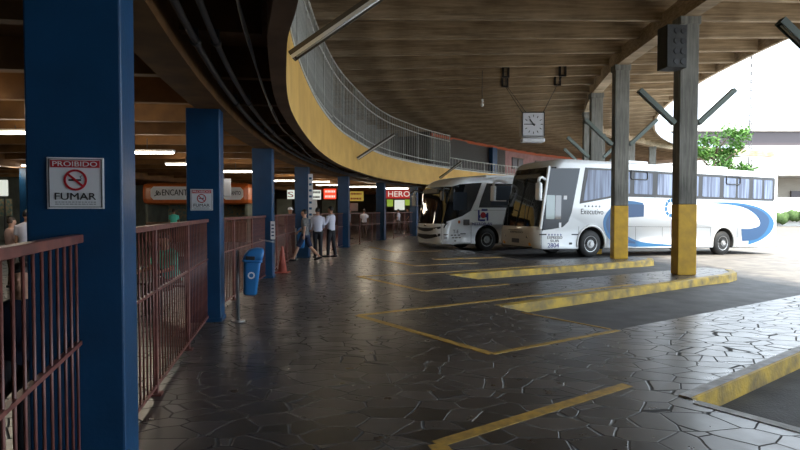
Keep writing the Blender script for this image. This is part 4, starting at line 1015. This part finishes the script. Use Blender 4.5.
# curb under sun etc: driver in coach
# ------------------------------------------------------------------ people
def remesh(bm, vox, name):
    o = obj(name, bm, []); md = o.modifiers.new('r', 'REMESH'); md.mode = 'VOXEL'; md.voxel_size = vox; md.use_smooth_shade = True
    m2 = o.modifiers.new('s', 'SMOOTH'); m2.iterations = 4; m2.factor = .5
    bpy.context.view_layer.update(); dg = bpy.context.evaluated_depsgraph_get(); me = bpy.data.meshes.new_from_object(o.evaluated_get(dg)); bpy.data.objects.remove(o); me.name = name
    return me
def place_mesh(name, me, m, t):
    me.materials.clear(); me.materials.append(m)
    for p in me.polygons: p.material_index = 0; p.use_smooth = True
    o = bpy.data.objects.new(name, me); col.objects.link(o); o.parent = t; return o
def person(label, loc, rz, legs, arms, skin, hair, top, bottom, short_leg=False, short_sleeve=True, seated=False, lean=0., H=1.66, cap=None, shoes=None, head_turn=0., name_group=None, coarse=False):
    """local frame: faces +y.  legs: ((hip swing, knee bend) left, right) degrees, + swings forward; arms likewise"""
    t = empty('person', label, 'person', loc, rz); s = H/1.72
    def P(x, y, z): return V((x*s, y*s, z*s))
    hz = .92 if not seated else .50
    hip = P(0, 0, hz); T = M.Rotation(-lean, 3, 'X')
    def U(x, y, z): return hip + T @ (P(x, y, z)-P(0, 0, .92))      # upper body point in standing coordinates
    vox = .02 if coarse else .014
    J = []
    for sx, (sw, kn) in zip((-1, 1), legs):
        h = hip + P(sx*.09, 0, -.02); a = math.radians(sw); k = h + P(0, .43*math.sin(a), -.43*math.cos(a)); b = a-math.radians(kn)
        an = k + P(0, .42*math.sin(b), -.42*math.cos(b)); ft = an + P(sx*.03, .17*math.cos(min(0, b)*.6), -.035+.0*sw + .10*math.sin(min(0, b)*.8)); J.append((h, k, an, ft))
    low = min(min(j[2].z, j[3].z) for j in J)
    dz = P(0, 0, .06).z-low-(.0)
    if not seated:
        J = [tuple(p+V((0, 0, dz)) for p in j) for j in J]; hip = hip+V((0, 0, dz))
    Q = []
    for sx, (sw, el, out) in zip((-1, 1), arms):
        sh = U(sx*.175, 0, 1.40); a = math.radians(sw); o_ = math.radians(out)*sx
        e = sh + P(.27*math.sin(o_), .28*math.sin(a), -.27*math.cos(a)*math.cos(o_)); b = a+math.radians(el)
        w_ = e + P(.1*math.sin(o_)-sx*.03*(el > 40), .24*math.sin(b), -.24*math.cos(b)); hd = w_ + (w_-e).normalized()*.09*s; Q.append((sh, e, w_, hd))
    def torso(bm, g=0., z0=.90, z1=1.46):
        tb = [(.90, .155, .105), (.98, .15, .10), (1.1, .14, .095), (1.25, .165, .11), (1.36, .18, .105), (1.42, .15, .085), (1.46, .07, .065)]
        rings = []
        for z, a, b in tb:
            if z < z0-.001: continue
            rings.append([U((a+g)*math.cos(2*PI*k/16), (b+g)*math.sin(2*PI*k/16)-.01, z) for k in range(16)])
        loft(bm, rings, 0, True)
    # body: head with nose, ears, chin; neck, trunk, limbs in one surface
    bm = NB(); torso(bm, -.012)
    tube(bm, [U(0, 0, 1.40), U(0, .01, 1.53)], [.06*s, .055*s], 12)
    hc = U(0, .02, 1.62); ball(bm, hc, (.075*s, .095*s, .108*s), 0, 3); ball(bm, hc+T @ P(0, .03, -.07), (.052*s, .06*s, .05*s))
    tube(bm, [hc+P(0, .085, .02), hc+P(0, .115, -.022)], [.010*s, .017*s], 8)
    for sx in (-1, 1):
        ball(bm, hc+P(sx*.078, -.005, -.005), (.014*s, .024*s, .034*s))
        ball(bm, hc+P(sx*.03, .078, .012), (.016*s, .014*s, .010*s))
    ball(bm, hc+P(0, .088, -.055), (.028*s, .016*s, .010*s))
    for (h, k, an, ft) in J:
        tube(bm, [h+P(0, 0, .06), h, h.lerp(k, .5), k, k.lerp(an, .35), k.lerp(an, .8), an, an-P(0, 0, .03)], [.075*s, .085*s, .07*s, .052*s, .056*s, .036*s, .035*s, .035*s], 12)
        tube(bm, [an-P(0, .05, .02), an.lerp(ft, .5)-P(0, 0, .01), ft], [.035*s, .036*s, .022*s], 8)
    for (sh, e, w_, hd) in Q:
        tube(bm, [sh, sh.lerp(e, .5), e, e.lerp(w_, .3), w_, w_.lerp(hd, .6), hd], [.052*s, .043*s, .036*s, .036*s, .025*s, .034*s, .024*s], 10)
    me = remesh(bm, vox, 'body')
    # fingers as tapered bent chains on the palm
    bm = NB(); bm.from_mesh(me)
    for (sh, e, w_, hd), sx in zip(Q, (-1, 1)):
        d = (hd-w_).normalized(); side = V((0, 1, 0)).cross(d)
        if side.length < .1: side = V((1, 0, 0))
        side = d.cross(V((sx, 0, 0))).normalized(); cu = V((-sx, 0, 0))
        for i, fl in enumerate((.062, .07, .066, .05)):
            o_ = hd + side*(.024-.016*i)*s - d*.012*s
            tube(bm, [o_, o_+d*fl*.5*s, o_+(d*.85*fl+cu*.018)*s], [.0085*s, .008*s, .006*s], 6)
        o_ = w_.lerp(hd, .4)+side*.026*s; tube(bm, [o_, o_+(d*.03+side*.018)*s, o_+(d*.06+side*.02+cu*.01)*s], [.010*s, .009*s, .007*s], 6)
    me2 = bpy.data.meshes.new('body'); bm.to_mesh(me2); bm.free(); place_mesh('body', me2, skin, t)
    # shirt
    bm = NB(); torso(bm, .014)
    for (sh, e, w_, hd) in Q:
        if short_sleeve: tube(bm, [sh-P(0, 0, -.0), sh.lerp(e, .5), sh.lerp(e, .82)], [.066*s, .062*s, .06*s], 12)
        else: tube(bm, [sh, sh.lerp(e, .5), e, w_.lerp(e, .1)], [.066*s, .058*s, .05*s, .04*s], 12)
    place_mesh('shirt', remesh(bm, vox, 'shirt'), top, t)
    # trousers or shorts
    bm = NB(); rings = []
    for z, a, b in ((.82, .13, .10), (.88, .168, .118), (.95, .162, .112), (1.0, .15, .107)): rings.append([U(a*math.cos(2*PI*k/16), b*math.sin(2*PI*k/16)-.01, z) for k in range(16)])
    loft(bm, rings, 0, True)
    for (h, k, an, ft) in J:
        if short_leg: tube(bm, [h+P(0, 0, .04), h.lerp(k, .5), h.lerp(k, .95)], [.092*s, .092*s, .088*s], 12)
        else: tube(bm, [h+P(0, 0, .04), h.lerp(k, .5), k, k.lerp(an, .5), an], [.094*s, .084*s, .068*s, .062*s, .056*s], 12)
    o = place_mesh('shorts' if short_leg else 'trousers', remesh(bm, vox, 'trousers'), bottom, t)
    for (h, k, an, ft) in J:
        bm = NB(); tube(bm, [an-P(0, .075, .03), an-P(0, .02, .028), an.lerp(ft, .6)-P(0, 0, .014), ft+P(0, .03, -.005), ft+P(0, .055, -.005)], [.03*s, .042*s, .042*s, .034*s, .015*s], 10); obj('shoe', bm, [shoes or K['ink']], t)
    bm = NB(); 
    d = bmesh.ops.create_icosphere(bm, subdivisions=3, radius=1)
    for v in d['verts']:
        n = v.co.copy(); lo = -.35 if n.y < .1 else .42
        q = V((n.x*.084, n.y*.103, n.z*.117)); 
        if n.z < lo: q *= .82
        v.co = hc + T @ (q*s) + T @ P(0, -.004, .006)
    for f in bm.faces: f.smooth = True
    obj('hair', bm, [hair], t)
    if cap:
        bm = NB(); ball(bm, hc+P(0, -.01, .06), (.092*s, .108*s, .075*s)); tube(bm, [hc+P(0, .06, .05), hc+P(0, .17, .035)], [(.07*s, .02*s), (.05*s, .01*s)], 12); obj('cap', bm, [cap], t)
    return t
# walking man faces left (-x)
person('man in grey shirt and navy shorts striding left past the fourth blue pillar', (-2.93, 17.3, 0), PI/2-.15, ((28, 6), (-22, 24)), ((-14, 20, 8), (22, 30, 6)), K['skin2'], K['hair'], K['shirtg'], K['navyc'], True, True, H=1.64)
person('left man of the white-shirted pair, standing with his back turned', (-2.67, 18.25, 0), .25, ((5, 2), (-4, 2)), ((8, 35, 10), (10, 50, 10)), K['skin'], K['hair'], K['shirtw'], K['trou'], False, False, H=1.62)
person('right man of the white-shirted pair, turned left with bent arms', (-2.28, 18.6, 0), 1.15, ((7, 4), (-6, 4)), ((18, 70, 8), (20, 62, 8)), K['skin'], K['hair'], K['shirtw'], K['trou'], False, False, H=1.66)
person('dark-dressed person in a pale cap behind the fence left of the fourth pillar', (-3.95, 20.2, 0), -2.4, ((8, 4), (-8, 6)), ((10, 60, 10), (-6, 20, 8)), K['skin'], K['hair'], K['shirtn'], K['trou'], False, False, H=1.63, cap=K['signw'])
# seated person in green behind fence
def bench(label, loc, rz, L=1.6, back=True):
    t = empty('waiting_bench', label, 'bench', loc, rz)
    bm = NB(); box(bm, (0, 0, .43), (L, .42, .04), 0, None, .015); obj('seat', bm, [K['blackp']], t)
    bm = NB(); box(bm, (0, -.24, .68), (L, .04, .34), 0, None, .015); obj('backrest', bm, [K['blackp']], t)
    for s in (-1, 1):
        bm = NB(); tube(bm, [(s*(L/2-.1), .16, 0), (s*(L/2-.1), .16, .41)], .02, 8); tube(bm, [(s*(L/2-.1), -.18, 0), (s*(L/2-.1), -.2, .5)], .02, 8); obj('leg', bm, [K['steel']], t)
        bm = NB(); tube(bm, [(s*L/2, -.2, .45), (s*L/2, -.15, .66), (s*L/2, .1, .7), (s*L/2, .19, .58), (s*L/2, .18, .44)], .018, 8); obj('armrest', bm, [K['steel']], t)
    return t
bench('dark waiting bench behind the second fence, under the person in green', (-3.62, 8.9, 0), PI*.9, 1.0)
person('person in green shirt sitting hunched behind the second barred fence', (-3.62, 8.9, -.01), PI*.9, ((80, 80), (84, 82)), ((25, 60, 6), (25, 60, 6)), K['skin'], K['hairb'], K['shirtgr'], K['brownc'], False, True, True, lean=.25, H=1.68)
bench('dark waiting bench with curved steel armrests behind the nearest fence', (-2.95, 4.1, 0), PI+.35)
person('person in navy clothes sitting behind the nearest barred fence', (-2.72, 4.05, -.01), PI+.35, ((82, 80), (78, 84)), ((20, 70, 6), (25, 55, 6)), K['skin'], K['hair'], K['shirtn'], K['trou'], False, False, True, lean=.05, H=1.62)
person('dark-haired person in white shirt deep in the hall beside the nearest pillar', (-7.3, 11.0, 0), .5, ((4, 2), (-4, 2)), ((5, 10, 6), (5, 20, 6)), K['skin'], K['hair'], K['shirtw'], K['trou'], H=1.55, coarse=True)
person('person in pale pink shirt deep in the hall at the left edge of the picture', (-7.9, 11.4, 0), -.6, ((4, 2), (-4, 2)), ((5, 10, 6), (5, 20, 6)), K['skin2'], K['hairb'], K['shirtp'], K['brownc'], H=1.4, coarse=True)
fw = person('right person in white shirt behind the fence between fifth and sixth pillars', (-2.0, 31.5, 0), .3, ((8, 4), (-8, 6)), ((10, 20, 8), (-8, 20, 8)), K['skin'], K['hair'], K['shirtw'], K['brownc'], H=1.6, coarse=True)
dup(fw, (-2.75, 30.2, 0), -1.2, 'left person in white shirt behind the fence between fifth and sixth pillars')
dup(fw, (-.1, 37.0, 0), 1.4, 'person in white shirt just right of the sixth pillar behind the fence')
fd = person('dark-dressed person standing behind the fence under the wide red sign', (.55, 39, 0), 2.0, ((8, 4), (-8, 6)), ((10, 30, 8), (-8, 20, 8)), K['skin'], K['hair'], K['shirtn'], K['brownc'], H=1.65, coarse=True)
dup(fd, (-8.6, 25.5, 0), 1.0, 'dark-dressed person at the kiosk counter, rightmost one')
kg = person('person in green shirt at the orange kiosk counter', (-10.55, 26.2, 0), .2, ((5, 2), (-4, 2)), ((25, 40, 8), (25, 30, 8)), K['skin'], K['hairb'], K['shirtgr'], K['trou'], H=1.6, coarse=True)
dup(fd, (-10.0, 27.0, 0), -.4, 'dark-dressed person at the kiosk counter, beside the one in green')
kr = person('person in red top at the orange kiosk counter', (-9.2, 26.2, 0), .5, ((5, 2), (-4, 2)), ((15, 40, 8), (25, 30, 8)), K['skin'], K['hairb'], K['cone'], K['trou'], H=1.56, coarse=True)

# ------------------------------------------------------------------ outside
# far building
fb = empty('station_building', 'white overexposed building with a dark window band beyond the parked coach', 'building', (52, 72, -.42))
bm = NB(); box(bm, (0, 6, 12.6), (36, 14, 1.26)); obj('roof_slab', bm, [K['bwhite']], fb)
bm = NB(); box(bm, (0, 6.6, 11.06), (35, 14, 1.82)); o = obj('window_band', bm, [K['bdark']], fb)
bm = NB(); box(bm, (0, 6, 8.28), (36, 14, 3.75)); obj('upper_wall', bm, [K['bwhite']], fb)
bm = NB(); box(bm, (0, 8.5, 3.2), (35, 8, 6.4)); obj('ground_floor_wall', bm, [K['bbeige']], fb)
for k in range(6):
    bm = NB(); box(bm, (-15+k*5.8, 4.3, 2.6), (2.8, .2, 4.0)); o = obj('window', bm, [K['bdark']], fb)
    bm = NB(); box(bm, (-16.3+k*5.8, -.2, 3.2), (.6, .6, 6.4)); obj('column', bm, [K['bwhite']], fb)
bm = NB(); box(bm, (0, -1.5, 1.8), (36, .3, 3.6)); obj('boundary_wall', bm, [K['bwhite']], fb)
bm = NB()
random.seed(3)
for k in range(14): ball(bm, (-5+5*k/14+random.uniform(-.3, .3), -2.4+random.uniform(-.3, .3), 1.0+random.uniform(-.2, .5)), (.7, .6, .7), 0, 1)
tag(obj('hedge', bm, [K['grass']]), 'green hedge along the foot of the white building', 'hedge', kind='stuff').location = (52, 72, -.42)
# mast
ms = empty('antenna_mast', 'thin lattice mast rising from the roof of the white building', 'mast', (43.4, 70, 10))
for dx, dy in ((-.25, -.25), (.25, -.25), (0, .25)):
    bm = NB(); tube(bm, [(dx, dy, -10.4), (dx*.3, dy*.3, 11.5)], .05, 6); obj('leg', bm, [K['pipe']], ms)
bm = NB()
for k in range(22):
    s = 1-.7*k/22; z = -10+k*1.0; tube(bm, [(-.25*s, -.25*s, z), (.25*s, -.25*s, z+1)], .03, 5); tube(bm, [(.25*s, -.25*s, z), (0, .25*s, z+1)], .03, 5)
obj('bracing', bm, [K['pipe']], ms)
# trees
def tree(label, loc, H, R, seed, n=1500):
    random.seed(seed); t = empty('tree', label, 'tree', loc, 0, 'trees beyond the coach')
    bm = NB(); tube(bm, [(0, 0, 0), (.1, 0, H*.35), (-.1, .1, H*.7)], [.22, .16, .08], 10)
    for k in range(9):
        a = k*2.4; z = H*(.4+.05*k); tube(bm, [(0, 0, z-.3), (R*.4*math.cos(a), R*.4*math.sin(a), z+.6), (R*.75*math.cos(a), R*.75*math.sin(a), z+1.1)], [.07, .045, .02], 6)
    obj('trunk', bm, [K['bark']], t)
    bm = NB(); cl = []
    for k in range(16):
        a = random.uniform(0, 2*PI); r = R*random.uniform(.1, .85); cl.append(V((r*math.cos(a), r*math.sin(a), H*random.uniform(.5, .98)-.25*r)))
    for i in range(n):
        c = random.choice(cl); d = V((random.gauss(0, 1), random.gauss(0, 1), random.gauss(0, .8))).normalized()*random.uniform(.25, .95)*R*.33
        p = c+d; s = random.uniform(.10, .2); R3 = M.Rotation(random.uniform(0, 6.28), 3, V((random.gauss(0, 1), random.gauss(0, 1), random.gauss(0, 1))).normalized())
        vs = [bm.verts.new(p+R3 @ V(q)*s) for q in ((-1, 0, 0), (-.2, -.5, .12), (1, 0, 0), (-.2, .5, .12))]; bm.faces.new(vs)
    obj('crown', bm, [K['leaf']], t); return t
tree('leafy green tree rising beside the nearest concrete column beyond the coach roof', (21.6, 38.5, -.42), 7.9, 2.3, 5, 2600)
tree('lower green tree beyond the coach, mostly hidden behind the nearest concrete column', (23.4, 41.5, -.42), 6.4, 2.0, 9, 1500)

# ------------------------------------------------------------------ light
w = bpy.data.worlds.new('World'); sc.world = w; w.use_nodes = True; nt = w.node_tree
bg = nt.nodes['Background']; bg.inputs['Color'].default_value = (.78, .89, 1, 1); bg.inputs['Strength'].default_value = 1.5
s = bpy.data.lights.new('sun', 'SUN'); s.energy = 2.6; s.angle = math.radians(.6); s.color = (1, .88, .70)
so = bpy.data.objects.new('sun', s); col.objects.link(so)
so.rotation_euler = V((.36, -.42, 1)).to_track_quat('Z', 'Y').to_euler()

# ------------------------------------------------------------------ camera
cd = bpy.data.cameras.new('camera'); cd.lens = 562/800*36; cd.sensor_width = 36; cd.clip_start = .05; cd.clip_end = 800
co = bpy.data.objects.new('camera', cd); col.objects.link(co); co.location = (0, 0, 1.6); co.rotation_euler = (PI/2-math.atan(15/562), 0, 0)
sc.camera = co
sc.view_settings.view_transform = 'Standard'; sc.view_settings.look = 'None'; sc.view_settings.exposure = 1.7; sc.view_settings.gamma = 1
sc.view_settings.use_curve_mapping = False
